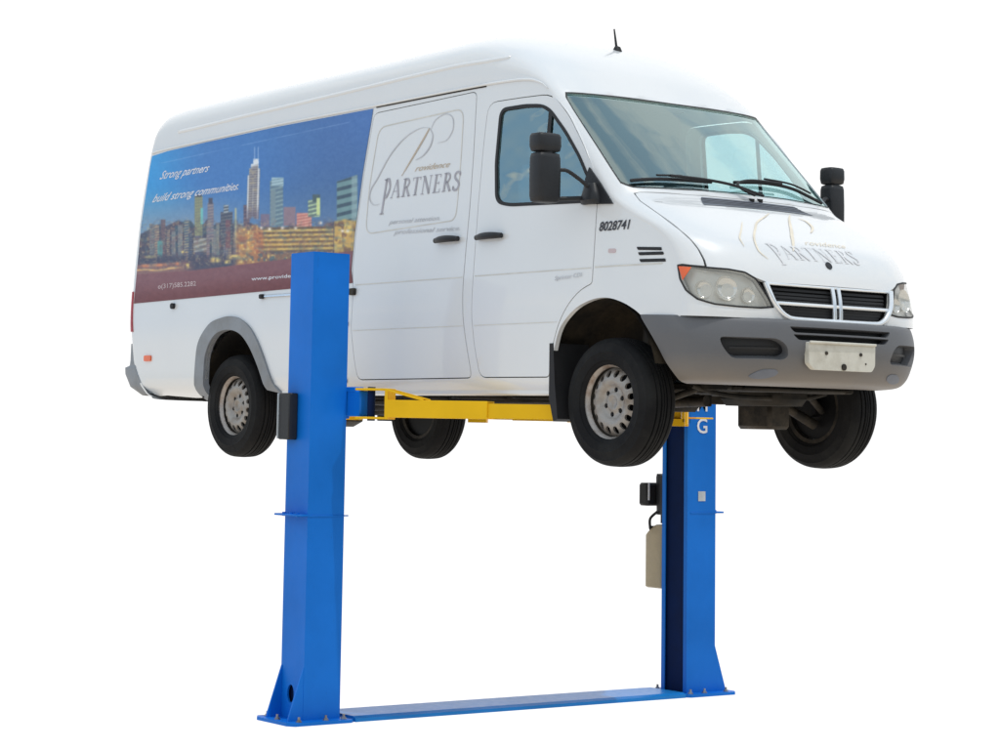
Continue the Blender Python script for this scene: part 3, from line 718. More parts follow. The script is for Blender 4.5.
# wheels
def wheel(x, z, sg, front):
    K = .362/.372
    def P(prof): return [(r*K, sg*y) for r, y in prof]
    t = MB()
    half = [(.214, .088), (.224, .100), (.236, .104), (.240, .110), (.262, .1145), (.285, .1165), (.290, .1185), (.294, .1165), (.318, .1135), (.336, .108), (.340, .1085), (.344, .104), (.356, .094), (.364, .082), (.3685, .070), (.3705, .0575), (.362, .0555), (.362, .0485), (.3715, .0465), (.3725, .026), (.3635, .024), (.3635, .0165), (.373, .0145), (.3735, .003), (.3645, .0025)]
    prof = half+[(r, -y) for r, y in reversed(half)]
    t.lathe((x, sg*.815, z), P(prof), 96)
    ty = t.build('tyre', M['tyre'], VAN, smooth=35)
    w = Root.__new__(Root)
    r = MB()
    r.lathe((x, sg*.815, z), [(rr, sg*yy) for rr, yy in [(.2125, .086), (.2185, .094), (.2225, .0945), (.2225, .089), (.214, .080), (.205, .074), (.199, .060), (.196, .056)]], 72)
    bl = MB(); bl.lathe((x, sg*.815, z), [(rr, sg*yy) for rr, yy in [(.197, .058), (.196, .03), (.190, .0), (.190, -.09), (.215, -.095)]], 48)
    def dsk(rr): return float(np.interp(rr, [0, .030, .034, .052, .058, .085, .100, .118, .140, .158, .176, .190, .197], [.052, .052, .062, .060, .050, .049, .066, .073, .072, .066, .052, .038, .030]))
    f = lambda a, b_: (x+a, sg*(.815+dsk(math.hypot(a, b_))), z+b_)
    outl = [(.197*math.cos(q), .197*math.sin(q)) for q in frange(0, 2*math.pi, 72)[:-1]]
    hol = []
    for k in range(16):
        q = 2*math.pi*(k+.5)/16; cx, cy = .1600*math.cos(q), .1600*math.sin(q)
        hol.append([(cx+.0215*math.cos(u)*math.cos(q)-.0185*math.sin(u)*math.sin(q), cy+.0215*math.cos(u)*math.sin(q)+.0185*math.sin(u)*math.cos(q)) for u in frange(0, 2*math.pi, 14)[:-1]])
    for k in range(6):
        q = 2*math.pi*k/6+.3; hol.append([(.071*math.cos(q)+.0150*math.cos(u), .071*math.sin(q)+.0150*math.sin(u)) for u in frange(0, 2*math.pi, 10)[:-1]])
    g_ = frange(-.2, .2, 44)
    d_ = MB(); patch(d_, f, outl, hol, g_, g_, rim=0)
    # turn the hole edges inwards
    for L in hol:
        m_ = len(L); d_.add([f(*q) for q in L]+[(x+q[0], sg*(.815+dsk(math.hypot(*q))-.014), z+q[1]) for q in L], [(i, (i+1) % m_, (i+1) % m_+m_, i+m_) for i in range(m_)])
    ri = r.build('rim', M['rimedge'], VAN, parent=ty); bl.build('wheel_barrel', M['cast'], VAN, parent=ty)
    d_.build('wheel_disc', M['rim'], VAN, parent=ty, smooth=60)
    b_ = MB(); b_.cyl((x, sg*.80, z), (x, sg*.775, z), .165, 40); b_.cyl((x, sg*.765, z), (x, sg*.75, z), .186, 40); b_.cyl((x, sg*.845, z), (x, sg*.70, z), .055, 24)
    for k in range(6):
        q = 2*math.pi*k/6+.3; b_.cyl((x+.071*math.cos(q), sg*.84, z+.071*math.sin(q)), (x+.071*math.cos(q), sg*.866, z+.071*math.sin(q)), .009, 6)
    b_.build('brake_drum', M['mesh'], VAN, parent=ty)
    return ty
for x, z in ((0, 0), (-4.025, -.037)):
    for sg in (-1, 1): wheel(x, z, sg, x == 0)
# running gear
g = MB(); g.cyl((-4.025, -.72, -.037), (-4.025, .72, -.037), .045, 20); loft(g, [(-4.025, .05, -.17, .05, .07), (-4.025, .05, -.13, .12, .13), (-4.025, .05, -.03, .14, .15), (-4.025, .05, .06, .10, .12)], e=2.4)
g.build('rear_axle', M['cast'], VAN)
for sg in (-1, 1):
    g = MB()
    for i in range(3):
        L = .62-.17*i; pts = [(-4.025+L*t, sg*.56, .06-.10*(1-t*t)*.9-.017*i) for t in frange(-1, 1, 14)]
        for a, b_ in zip(pts, pts[1:]):
            g.add([(a[0], a[1]-.035, a[2]-.006), (a[0], a[1]+.035, a[2]-.006), (a[0], a[1]+.035, a[2]+.006), (a[0], a[1]-.035, a[2]+.006), (b_[0], b_[1]-.035, b_[2]-.006), (b_[0], b_[1]+.035, b_[2]-.006), (b_[0], b_[1]+.035, b_[2]+.006), (b_[0], b_[1]-.035, b_[2]+.006)], [(0, 1, 5, 4), (1, 2, 6, 5), (2, 3, 7, 6), (3, 0, 4, 7)])
    g.build('leaf_spring', M['cast'], VAN, smooth=None)
    g = MB(); g.tube([(.02, sg*.72, -.10), (-.02, sg*.47, .02), (-.10, sg*.28, .08)], [.032, .026, .04], 12); g.tube([(.10, sg*.70, -.02), (.22, sg*.45, .08)], .020, 10); g.cyl((-.02, sg*.60, .05), (-.05, sg*.56, .42), .035, 14)
    g.build('suspension_arm', M['cast'], VAN)
g = MB(); g.box((-.22, -.50, .065), (.10, .50, .12), .02); g.box((-.10, .02, .0), (.40, .30, .12), .04); g.build('crossmember', M['dark'], VAN)
g = MB(); g.box((-.14, .22, -.135), (.14, .40, .02), .02); g.build('oil_sump', M['cast'], VAN)
g = MB(); g.tube([(.52, -.50, .095), (.52, .50, .095)], .018, 10); g.tube(spline([(.30, -.55, .10), (.34, -.30, .05), (.34, .25, .045), (.30, .52, .08)], 5, False), .014, 8); g.box((.25, -.40, .075), (.58, .40, .10), .01); g.build('splash_shield', M['dark'], VAN)
g = MB(); g.tube(spline([(.1, -.25, .02), (-.6, -.33, .0), (-1.3, -.35, .02), (-1.9, -.36, .0)], 5, False), .032, 14)
g.tube([(-1.9, -.36, .0), (-1.97, -.36, .0), (-2.55, -.36, .0), (-2.62, -.36, .0)], [.04, .09, .09, .04], 20); g.tube(spline([(-2.6, -.36, 0), (-3.3, -.38, .03), (-3.8, -.34, .16), (-4.6, -.36, .04), (-5.1, -.37, .03)], 5, False), .030, 12)
g.build('exhaust_pipe', M['cast'], VAN)
g = MB(); g.cyl((-1.0, 0, .02), (-3.95, 0, -.02), .038, 16); g.box((-1.3, -.12, -.04), (-.3, .12, .10), .04); g.build('drive_shaft', M['dark'], VAN)
g = MB(); g.box((-3.25, .42, -.06), (-2.3, .80, .08), .05); g.build('fuel_tank', M['dark'], VAN)
# cab interior
g = MB(); g.box((-1.30, -.80, .30), (-1.27, .80, 1.93), 0); g.build('bulkhead', M['bulk'], VAN); g = MB(); g.box((-1.27, -.88, .36), (-.46, .88, .40), 0); g.box((-.46, -.49, .36), (.35, .49, .40), 0); g.build('cab_floor', M['trim'], VAN)
g = MB(); loft(g, [(.02, 0, .85, .30, .84), (.02, 0, 1.0, .32, .84), (-.0, 0, 1.13, .24, .80), (.0, 0, 1.15, .16, .70)], n=40, e=6); g.build('dashboard', M['plastic'], VAN)
for y in (-.52, .50):
    g = MB(); loft(g, [(-.72, y, .72, .22, .22), (-.72, y, .80, .26, .25), (-.72, y, .86, .25, .24), (-.72, y, .88, .20, .20)]); loft(g, [(-.93, y, .84, .07, .22), (-.97, y, 1.0, .07, .25), (-1.02, y, 1.35, .06, .23), (-1.04, y, 1.45, .04, .18)])
    st = g.build('seat', M['seat'], VAN); g = MB(); loft(g, [(-1.05, y, 1.47, .04, .10), (-1.05, y, 1.52, .05, .13), (-1.05, y, 1.62, .05, .12), (-1.05, y, 1.66, .03, .08)]); g.build('headrest', M['seat'], VAN, parent=st)
g = MB(); c0 = Vector((-.30, .45, 1.12)); nn = Vector((-.5, 0, .85)).normalized(); t1 = Vector((0, 1, 0)); t2 = nn.cross(t1)
g.tube([c0+(t1*math.cos(a)+t2*math.sin(a))*.20 for a in frange(0, 2*math.pi, 32)], .014, 8); g.tube([c0-t1*.19, c0, c0+t1*.19], .02, 8); g.cyl(c0, c0-nn*.25, .03, 10); g.build('steering_wheel', M['rubber'], VAN)
# ------------------------------------------------------------------ printed graphics
HM = np.array([[0.0137633, 0.00113272, -8.62905], [3.27125e-05, -0.00901876, 3.60062], [0.000906666, 0.000191738, 1.0]])   # artwork units -> side of the van
HI = np.linalg.inv(HM)
def art(a, b):
    w = HM @ np.array([a, b, 1.0]); return (w[0]/w[2], w[1]/w[2])
def lin(c): return tuple((v/255/12.92 if v/255 <= .04045 else ((v/255+.055)/1.055)**2.4) for v in c)
def skyline():
    NXg, NYg = 520, 330
    top = [(-5.452, 1.868), (-5.2, 1.878), (-4.6, 1.895), (-3.6, 1.912), (-2.474, 1.915)]
    verts = []; 
    xs = []; zs = []
    for j in range(NYg+1):
        b = j/NYg
        for i in range(NXg+1):
            a = i/NXg; zt = np.interp(a, [0, .08, .28, .6, 1], [1.880, 1.898, 1.914, 1.932, 1.936]); zb = .735+(.772-.735)*a
            z = zt+(zb-zt)*b
            xl = np.interp(z, [.73, .75, 1.35, 1.80, 1.90], [-5.458, -5.458, -5.486, -5.452, -5.436]); xr = np.interp(z, [.77, .86, 1.1, 1.5, 1.91], [-2.506, -2.542, -2.546, -2.522, -2.476])
            x = xl+(xr-xl)*a; xs.append(x); zs.append(z)
    X = np.array(xs); Z = np.array(zs)
    q = HI @ np.stack([X, Z, np.ones_like(X)]); A = q[0]/q[2]; B = q[1]/q[2]
    r = np.random.RandomState(3)
    def nz(sx, sy, seed):     # value noise
        rr = np.random.RandomState(seed).rand(80, 80); u = (A-130)/sx; v = (B-95)/sy
        iu = np.floor(u).astype(int) % 79; iv = np.floor(v).astype(int) % 79; fu = u-np.floor(u); fv = v-np.floor(v); fu = fu*fu*(3-2*fu); fv = fv*fv*(3-2*fv)
        return (rr[iv, iu]*(1-fu)+rr[iv, iu+1]*fu)*(1-fv)+(rr[iv+1, iu]*(1-fu)+rr[iv+1, iu+1]*fu)*fv
    sm = lambda a, b, x: np.clip((x-a)/(b-a), 0, 1)**2*(3-2*np.clip((x-a)/(b-a), 0, 1))
    C = np.zeros((len(A), 3))
    def mixin(mask, col):
        nonlocal C
        C = C*(1-mask[:, None])+np.array(col)[None, :]*mask[:, None]
    C[:] = (58, 118, 186)
    mixin(1-sm(135, 215, A), (36, 152, 220)); mixin(sm(230, 345, A)*.8, (62, 102, 160)); mixin(sm(150, 205, B)*sm(230, 330, A)*.6, (62, 102, 150))
    mixin(sm(185, 235, B)*(1-sm(190, 270, A))*.8, (150, 165, 182)); mixin((1-sm(110, 165, B))*sm(300, 370, A)*.4, (70, 120, 195))
    base = lambda a: np.interp(a, [130, 192, 288, 375], [275, 270.5, 259, 248])
    mixin(sm(178, 226, B)*.45, (112, 138, 168))
    # skyline mass
    mass = sm(0, 2.5, B-(np.interp(A, [130, 160, 190, 240, 262, 300, 360], [238, 226, 222, 222, 224, 224, 222])+nz(6, 400, 9)*10-5))
    mixin(mass, (66, 68, 90))
    n1 = nz(2.2, 2.2, 4); n2 = nz(5, 3.2, 5); n3 = nz(1.3, 1.3, 6)
    mixin(mass*sm(.45, .9, n2)*.8, (112, 92, 98)); mixin(mass*sm(.62, .8, n1)*.6, (150, 130, 105)); mixin(mass*sm(.6, .9, nz(8, 6, 8))*.6, (50, 88, 110))
    def bld(x0, x1, y0, y1, col, win=None, ph=2.4, pw=2.0, horiz=True, soft=.5, skew=0.0):
        a = A-(B-y1)*skew
        m = sm(x0-soft, x0+soft, a)*(1-sm(x1-soft, x1+soft, a))*sm(y0-soft, y0+soft, B)*(1-sm(y1-soft, y1+soft, B))
        mixin(m*.96, col)
        if win:
            w = (.5+.5*np.sin(B*2*math.pi/ph+A*.35))
            if not horiz: w = w*(.5+.5*np.sin(A*2*math.pi/pw))
            mixin(m*sm(.5, .8, w)*(.55+.45*n3), win)
        return m
    random.seed(11)
    for i in range(17):
        x = 150+i*5.6+random.uniform(-1, 1); h = random.uniform(8, 22); w_ = random.uniform(3, 5.5)
        c_ = random.choice([(96, 98, 122), (128, 112, 116), (82, 96, 120), (120, 124, 128), (110, 90, 100)])
        bld(x, x+w_, 240-h, 258, c_, random.choice([(170, 160, 130), (60, 62, 84), (150, 140, 150)]), random.uniform(2, 3.4), 2, random.random() < .5)
    bld(195, 203, 196, 236, (128, 132, 110), (170, 175, 120), 3, 2, False); bld(195.5, 202, 194.5, 197, (70, 76, 90)); bld(201, 203.5, 208, 224, (110, 190, 190))
    bld(208, 214, 203, 240, (118, 112, 128), (150, 140, 140), 3); bld(209, 213, 198, 204, (70, 70, 88))
    bld(221, 233, 212, 245, (62, 70, 92), (110, 112, 120), 3.4); bld(224, 229, 205, 213, (84, 92, 104), (190, 200, 205), 3); bld(226, 231, 220, 248, (112, 78, 92))
    bld(235.2, 237, 208, 240, (176, 178, 150)); bld(158, 163, 241, 258, (92, 150, 150)); bld(194, 207, 238, 252, (128, 122, 118), (176, 180, 176), 5)
    bld(244, 250, 205, 240, (84, 74, 96), (120, 100, 110), 4)
    # tall tower with white ribs, stepped crown and two masts
    aT = A+(B-220)*.028
    tw = sm(246.4, 247.2, aT)*(1-sm(258.6, 259.4, aT)); sh = sm(0, .8, B-np.where(aT < 248.2, 175, np.where(aT < 249.8, 168, np.where(aT < 252.0, 163.5, np.where(aT < 257.5, 158.5, 168)))))
    mt = tw*sh*(1-sm(218, 224, B+nz(3, 3, 90)*5)); mixin(mt, (150, 146, 148)); mixin(mt*sm(.3, .7, .5+.5*np.sin(B*2.6+A*.2))*.8, (100, 98, 112)); mixin(mt*sm(.5, .9, n1)*.6, (178, 165, 140))
    rib = np.clip(1-abs(aT-247.6)/1.0, 0, 1)+np.clip(1-abs(aT-257.6)/1.1, 0, 1)*.95+np.clip(1-abs(aT-252.6)/.8, 0, 1)*sm(180, 190, B)*.3
    mixin(np.clip(mt*rib*1.2, 0, 1), (226, 230, 232)); mixin(mt*(1-sm(164, 169, B+(aT-252)*.3))*.92, (225, 232, 238)); mixin(mt*sm(203, 216, B)*.6, (96, 84, 104))
    for mx in (255.0, 258.6): mixin((1-sm(.25, .75, abs(A-mx)))*sm(146, 148, B)*(1-sm(160, 161, B))*.8, (150, 175, 215))
    bld(270.5, 283.5, 181, 226, (98, 122, 138), (140, 165, 170), 4.4); bld(272, 284, 177.5, 186, (170, 196, 205), (120, 150, 165), 3); bld(271, 276, 190, 226, (120, 140, 150))
    bld(284, 296, 207, 226, (142, 118, 130)); bld(261, 270, 214, 227, (120, 108, 132)); bld(297, 312, 213, 227, (196, 120, 112), (225, 170, 150), 3); bld(308.5, 320.5, 200, 217, (104, 122, 118), (190, 214, 170), 4.2); bld(313, 320.5, 194.5, 202, (70, 90, 96)); bld(317, 320.5, 198, 215, (206, 220, 150))
    m_ = sm(337-.5, 338, A)*(1-sm(357, 358.5, A))*sm(0, 1.5, B-(181-(A-337)*.33))*(1-sm(224, 226, B)); mixin(m_, (112, 146, 150)); mixin(m_*sm(.45, .75, .5+.5*np.sin((B+A*.25)*2*math.pi/8.5)), (58, 82, 98)); mixin(m_*sm(351, 353, A)*.7, (150, 176, 180))
    # lit low buildings
    yb = B-(A-259)*-.02
    m_ = sm(258, 259.5, A)*(1-sm(333, 334.5, A))*sm(227, 228.5, yb)*(1-sm(251, 253, yb)); mixin(m_, (104, 84, 66)); mixin(m_*sm(.35, .7, .5+.5*np.sin(yb*2*math.pi/4.6))*(.6+.4*n1), (226, 196, 110))
    m_ = sm(334, 335.5, A)*(1-sm(374, 375, A))*sm(219, 222, B-(n2-.5)*4); mixin(m_, (196, 164, 92)); mixin(m_*sm(.5, .8, n2), (222, 196, 110)); mixin(m_*sm(.6, .85, nz(3, 5, 12)), (120, 92, 70))
    m_ = sm(234, 240, A)*(1-sm(257, 260, A))*sm(225, 240, B+n2*8); mixin(m_*.9, (206, 150, 88)); mixin(m_*sm(.55, .8, n1), (240, 205, 120)); mixin(m_*sm(.6, .9, nz(4, 8, 20))*.8, (130, 80, 80))
    m_ = sm(250, 257, A)*(1-sm(262, 266, A))*sm(222, 236, B); mixin(m_*.6, (170, 84, 72))
    glow = np.exp(-((A-262)/30)**2-((B-243)/9)**2)+.8*np.exp(-((A-310)/40)**2-((B-240)/9)**2)+.7*np.exp(-((A-350)/16)**2-((B-236)/10)**2); mixin(np.clip(glow, 0, 1)*.28, (236, 170, 86))
    for (lx, ly) in ((262, 228), (270, 229), (283, 228), (296, 228), (321, 223), (343, 231), (348, 231)): mixin(np.exp(-(((A-lx)/1.7)**2+((B-ly)/1.5)**2)), (250, 240, 222))
    m_ = sm(230, 265, A)*sm(250, 256, B); mixin(m_*.7, (150, 110, 80)); mixin(m_*sm(.6, .85, n1)*.9, (225, 190, 110)); mixin(m_*sm(.62, .8, nz(3, 3, 30))*.8, (60, 90, 110))
    # river front and lights
    m_ = sm(252, 258, B)*(1-sm(225, 238, A)); mixin(m_*.8, (60, 62, 88)); mixin(sm(0, 3, B-(base(A)-11))*(1-sm(180, 200, A))*.8, (150, 106, 100)); mixin(np.clip(1-abs(B-(base(A)-2-nz(14, 9, 33)*3))/1.6, 0, 1)*(1-sm(172, 186, A)), (236, 190, 120))
    mixin(np.clip(1-abs(B-(base(A)-8))/2.4, 0, 1)*sm(.45, .75, nz(7, 30, 41))*(1-sm(176, 190, A)), (222, 140, 96))
    for (lx, ly, w_, h_) in ((216, 260, 5, 2.6), (234, 257, 6, 2.2), (188, 266, 1.6, 2.6), (183, 252, 1.4, 1), (187, 252, 1.2, 1), (150, 257, 5, 1.5), (228, 262, 3, 2)): mixin(np.exp(-(((A-lx)/w_)**4+((B-ly)/h_)**4))*(.5+.5*sm(.3, .6, n1)), (228, 202, 120))
    # maroon band
    mb_ = sm(-.6, .6, B-base(A)); mixin(mb_, (122, 76, 84)); mixin(mb_*sm(6, 30, B-base(A)), (102, 40, 42)); mixin(mb_*.10*n2, (150, 120, 130))
    # wrap crease below the drip rail
    cr_ = np.clip(1-abs(B-np.interp(A, [140, 165, 260, 372], [166, 162.5, 141.5, 117.5]))/.55, 0, 1)*sm(146, 156, A)*sm(.25, .55, nz(9, 200, 50)); mixin(cr_*.6, (150, 180, 220))
    town = sm(214, 226, B)*(1-sm(-4, 0, B-base(A)))
    mixin(town*sm(.5, .8, nz(3.1, 2.4, 71))*.28, (70, 70, 92)); mixin(town*sm(.6, .9, nz(1.8, 1.5, 72))*.4, (176, 160, 128)); mixin(town*sm(.62, .9, nz(4.2, 2.6, 73))*.3, (88, 120, 130)); mixin(town*sm(.66, .9, nz(2.6, 3.6, 74))*.22, (140, 92, 96))
    C = np.clip(C+(nz(.9, .9, 61)-.5)[:, None]*7+(nz(2.6, 2.6, 62)-.5)[:, None]*np.array([8, 7, 5]), 0, 255)/255
    Cg = C.reshape(NYg+1, NXg+1, 3)
    for _ in range(2):
        P_ = np.pad(Cg, ((1, 1), (1, 1), (0, 0)), 'edge'); Cg = (P_[1:-1, 1:-1]*2+P_[:-2, 1:-1]+P_[2:, 1:-1]+P_[1:-1, :-2]+P_[1:-1, 2:])/6
    C = Cg.reshape(-1, 3)
    Lc = np.where(C <= .04045, C/12.92, ((C+.055)/1.055)**2.4); Lc = np.clip(Lc*1.12, 0, 1)
    mb = MB(); Sf = SR
    for x, z in zip(xs, zs):
        p = Sf(x, z); mb.v.append((p[0], p[1]-.0035, p[2]))
    mb.f = [(j*(NXg+1)+i, (j+1)*(NXg+1)+i, (j+1)*(NXg+1)+i+1, j*(NXg+1)+i+1) for j in range(NYg) for i in range(NXg)]; mb.m = [0]*len(mb.f)
    o = mb.build('skyline_graphic', M['print'], VAN, smooth=180)
    at = o.data.color_attributes.new('print', 'FLOAT_COLOR', 'POINT'); at.data.foreach_set('color', np.concatenate([Lc, np.ones((len(Lc), 1))], 1).astype(np.float32).ravel())
    return o
wrap = skyline()

# ------------------------------------------------------------------ lettering
def text_tris(txt, shear=0.0, bold=0.0, space=1.0):
    c = bpy.data.curves.new('lettering', 'FONT'); c.body = txt; c.shear = shear; c.offset = bold; c.resolution_u = 3; c.space_character = space; c.fill_mode = 'FRONT'
    o = bpy.data.objects.new('lettering', c); COL.objects.link(o); bpy.context.view_layer.update()
    dg = bpy.context.evaluated_depsgraph_get(); me = bpy.data.meshes.new_from_object(o.evaluated_get(dg), depsgraph=dg)
    vs = [tuple(v.co)[:2] for v in me.vertices]; fs = [tuple(p.vertices) for p in me.polygons]
    bpy.data.objects.remove(o); bpy.data.curves.remove(c); bpy.data.meshes.remove(me)
    w = max(v[0] for v in vs); x0 = min(v[0] for v in vs)
    return [((a-x0)/(w-x0), b) for a, b in vs], fs
def write(name, txt, place, mat, parent=None, shear=0, bold=0, space=1.0, mb=None):
    """place(a, b): a 0..1 along the line, b height in units of cap height ~ .7"""
    vs, fs = text_tris(txt, shear, bold, space); own = mb is None; mb = mb or MB()
    mb.add([place(a, b) for a, b in vs], fs)
    return mb.build(name, mat, VAN, parent=parent, smooth=None) if own else mb
def on_side(p0, p1, h, lift=.006):
    """text line from p0 to p1 on the near side, cap height h"""
    def f(a, b):
        x = p0[0]+(p1[0]-p0[0])*a; z = p0[1]+(p1[1]-p0[1])*a+b/.7*h; q = SR(x, z); return (q[0], q[1]-lift, q[2])
    return f
def stroke(mb, pts, w, place, n=6, taper=None):
    L = spline(pts, n, False); vs = []
    for i, p in enumerate(L):
        a = Vector(L[max(i-1, 0)]); b_ = Vector(L[min(i+1, len(L)-1)]); d = (b_-a); d = d.normalized() if d.length else Vector((1, 0)); nrm = Vector((-d.y, d.x))
        t = i/(len(L)-1); ww = w*(taper(t) if taper else 1)*.5
        vs += [place(*(Vector(p)+nrm*ww)), place(*(Vector(p)-nrm*ww))]
    mb.add(vs, [(2*i, 2*i+1, 2*i+3, 2*i+2) for i in range(len(L)-1)])
thick, thin = .13, .04
def q4(*p): return [tuple(p)]
SER = {   # serif capitals, unit height: list of (kind, data)
 'P': (.62, [('l', (.20, 0, .20, 1, thick)), ('l', (.04, .02, .36, .02, thin)), ('l', (.04, .98, .30, .98, thin)), ('s', [(.20, .97), (.42, .95), (.56, .75), (.42, .52), (.22, .50)], .11)]),
 'A': (.74, [('l', (.08, 0, .37, 1, thin)), ('l', (.37, 1, .66, 0, thick)), ('l', (.16, .36, .52, .36, thin)), ('l', (.0, .02, .18, .02, thin)), ('l', (.52, .02, .78, .02, thin))]),
 'R': (.72, [('l', (.20, 0, .20, 1, thick)), ('l', (.04, .02, .36, .02, thin)), ('l', (.04, .98, .30, .98, thin)), ('s', [(.20, .97), (.42, .95), (.54, .76), (.42, .54), (.22, .52)], .11), ('l', (.34, .52, .66, 0, thick)), ('l', (.58, .02, .76, .02, thin))]),
 'T': (.66, [('l', (.33, 0, .33, 1, thick)), ('l', (.02, .97, .64, .97, thin)), ('l', (.04, .82, .04, .98, thin)), ('l', (.62, .82, .62, .98, thin)), ('l', (.18, .02, .48, .02, thin))]),
 'N': (.80, [('l', (.14, 0, .14, 1, thin)), ('l', (.14, 1, .66, 0, thick)), ('l', (.66, 0, .66, 1, thin)), ('l', (.02, .02, .26, .02, thin)), ('l', (.54, .98, .78, .98, thin)), ('l', (.0, .98, .2, .98, thin))]),
 'E': (.62, [('l', (.18, 0, .18, 1, thick)), ('l', (.04, .02, .56, .02, thin)), ('l', (.04, .98, .54, .98, thin)), ('l', (.2, .52, .44, .52, thin)), ('l', (.56, .0, .57, .2, thin)), ('l', (.53, .82, .54, .98, thin)), ('l', (.44, .44, .44, .60, thin))]),
 'S': (.56, [('s', [(.48, .82), (.38, .97), (.18, .96), (.08, .78), (.20, .60), (.40, .45), (.48, .26), (.38, .05), (.16, .03), (.06, .20)], .12), ('l', (.48, .74, .48, .98, thin)), ('l', (.06, .02, .06, .26, thin))]),
}
def serif(mb, word, place, scales=None, gap=.10):
    tot = sum(SER[c][0]+gap for c in word)-gap; x = 0
    for i, c in enumerate(word):
        w, parts = SER[c]; sc = (scales or {}).get(i)
        for k, d, *r in parts:
            pl = (lambda a, b, x=x, sc=sc: place((x+a)/tot, (b if not sc else sc[0]+(b)*(sc[1]-sc[0]))))
            if k == 'l':
                a = Vector(d[:2]); b_ = Vector(d[2:4]); dr = (b_-a).normalized(); nn = Vector((-dr.y, dr.x))*d[4]*.5
                K_ = 6
                for k_ in range(K_):
                    p_, q_ = a+(b_-a)*k_/K_, a+(b_-a)*(k_+1)/K_; mb.add([pl(*(p_+nn)), pl(*(p_-nn)), pl(*(q_-nn)), pl(*(q_+nn))], [(0, 1, 2, 3)])
            else: stroke(mb, d, r[0], pl, 5)
        x += w+gap
sdoor = [o for o in bpy.data.objects if o.name.startswith('sliding_door')][0]
cdoor = [o for o in bpy.data.objects if o.name.startswith('cab_door')][0]
def AP(a, b, lift=.0045):
    x, z = art(a, b); q = SR(x, z); return (q[0], q[1]-lift, q[2])
mb = MB(); serif(mb, 'PARTNERS', on_side((-2.265, 1.315), (-1.445, 1.315), 0.0, .0045) if False else (lambda a, b: (lambda q: (q[0], q[1]-.0045, q[2]))(SR(-2.275+.835*a+.012*b, 1.310+.118*b))), {0: (-.85, 1.12)})
mb.build('lettering', M['ink'], VAN, parent=sdoor, smooth=None)
# the big flourished P
mb = MB(); sw = lambda t: .45+.8*math.sin(math.pi*t)
stroke(mb, [(430, 128), (420, 128.5), (405, 138), (390, 156), (378, 178), (371, 190), (370, 199), (374, 205), (380, 204)], .9, AP, 8, sw)
stroke(mb, [(430, 128), (433, 136), (430, 147), (423, 156), (416, 160)], 1.0, AP, 8, sw)
stroke(mb, [(431, 130), (436, 120), (446, 114), (453, 118), (453, 130), (447, 140), (438, 143)], .7, AP, 8, sw)
mb.build('logo_flourish', M['inklight'], VAN, parent=sdoor, smooth=None)
mb = MB(); stroke(mb, [(430, 128), (424, 139), (414, 156), (402, 176)], 1.5, AP, 8, lambda t: .35+.65*math.sin(math.pi*min(t*1.1, 1))**.5); mb.build('logo_stem', M['tan'], VAN, parent=sdoor, smooth=None)
write('lettering', 'rovidence', lambda a, b: AP(415+35*a+1.6*b, 171.5-4.6*a-6.0*b/.7), M['tan'], sdoor, .45, .004)
write('lettering', 'personal attention.', lambda a, b: AP(389+51*a+1*b, 224.4-4.4*a-4.6*b/.7), M['inklight'], sdoor, .35, .006)
write('lettering', 'professional service.', lambda a, b: AP(394+66*a+1*b, 234.4-4.2*a-4.6*b/.7), M['inklight'], sdoor, .35, .006)
# slogan, phone and web address on the wrap
write('lettering', 'Strong partners', lambda a, b: AP(160+49*a+3*b, 179.5-8.0*a-8.2*b/.7, .0045), M['wink'], wrap, .5, .010)
write('lettering', 'build strong communities.', lambda a, b: AP(152.5+86*a+3*b, 202.5-13.0*a-8.0*b/.7, .0045), M['wink'], wrap, .5, .010)
write('lettering', 'o(317)585.2282', lambda a, b: AP(158.5+38*a, 288.8-3.2*a-4.6*b/.7, .0045), M['pink'], wrap, 0, .004)
write('lettering', 'www.providencepartners.com', lambda a, b: AP(252+88*a, 280.6-7.0*a-3.6*b/.7, .0045), M['wink'], wrap, 0, .012)
write('lettering', '8028741', lambda a, b: (lambda q: (q[0], q[1]-.004, q[2]))(SR(-.078+.242*a, .968+.052*b/.7)), M['black'], VAN.o, .18, .022)
write('lettering', 'Sprinter CDI', lambda a, b: (lambda q: (q[0], q[1]-.006, q[2]))(SR(-.43+.24*a, .700+.012*a+.024*b/.7)), M['inklight'], cdoor, .12, .01)
# faded copy of the logo on the hood
def FH(s, q, lift=.004): n = normal_of(fo, s/KU, q, 1e-3, 1e-3); return tuple(Vector(fo(s/KU, q))+n*lift)
def strokeH(mb, pts, w, taper=None): ribbon(mb, fo, [(s/KU, q) for s, q in spline(pts, 6, False)], w, .004, taper=taper)
mb = MB(); tp = lambda t: .3+.7*math.sin(math.pi*t)
strokeH(mb, [(24.9, .13), (25.5, .03), (26.1, -.058), (26.7, -.12), (27.15, -.16)], .020, tp); strokeH(mb, [(25.1, .15), (25.25, .175), (25.55, .155), (25.85, .09)], .020, tp)
strokeH(mb, [(24.95, .0), (25.2, -.06), (25.68, -.196), (26.44, -.312), (27.2, -.36), (27.6, -.33)], .013, tp); strokeH(mb, [(25.6, -.26), (26.0, -.33), (26.6, -.41), (27.1, -.43)], .010, tp)
mb.build('logo_flourish', M['gold'], VAN, parent=hood, smooth=None)
write('lettering', 'rovidence', lambda a, b: FH(26.72-.45*b, -.05+.25*a+.02*b), M['gold'], hood, .3, -.004)
mb = MB(); serif(mb, 'PARTNERS', lambda a, b: FH(27.52-.62*b, -.275+.50*a-.02*b), {0: (-.45, 1.1)}); mb.build('lettering', M['fade'], VAN, parent=hood, smooth=None)

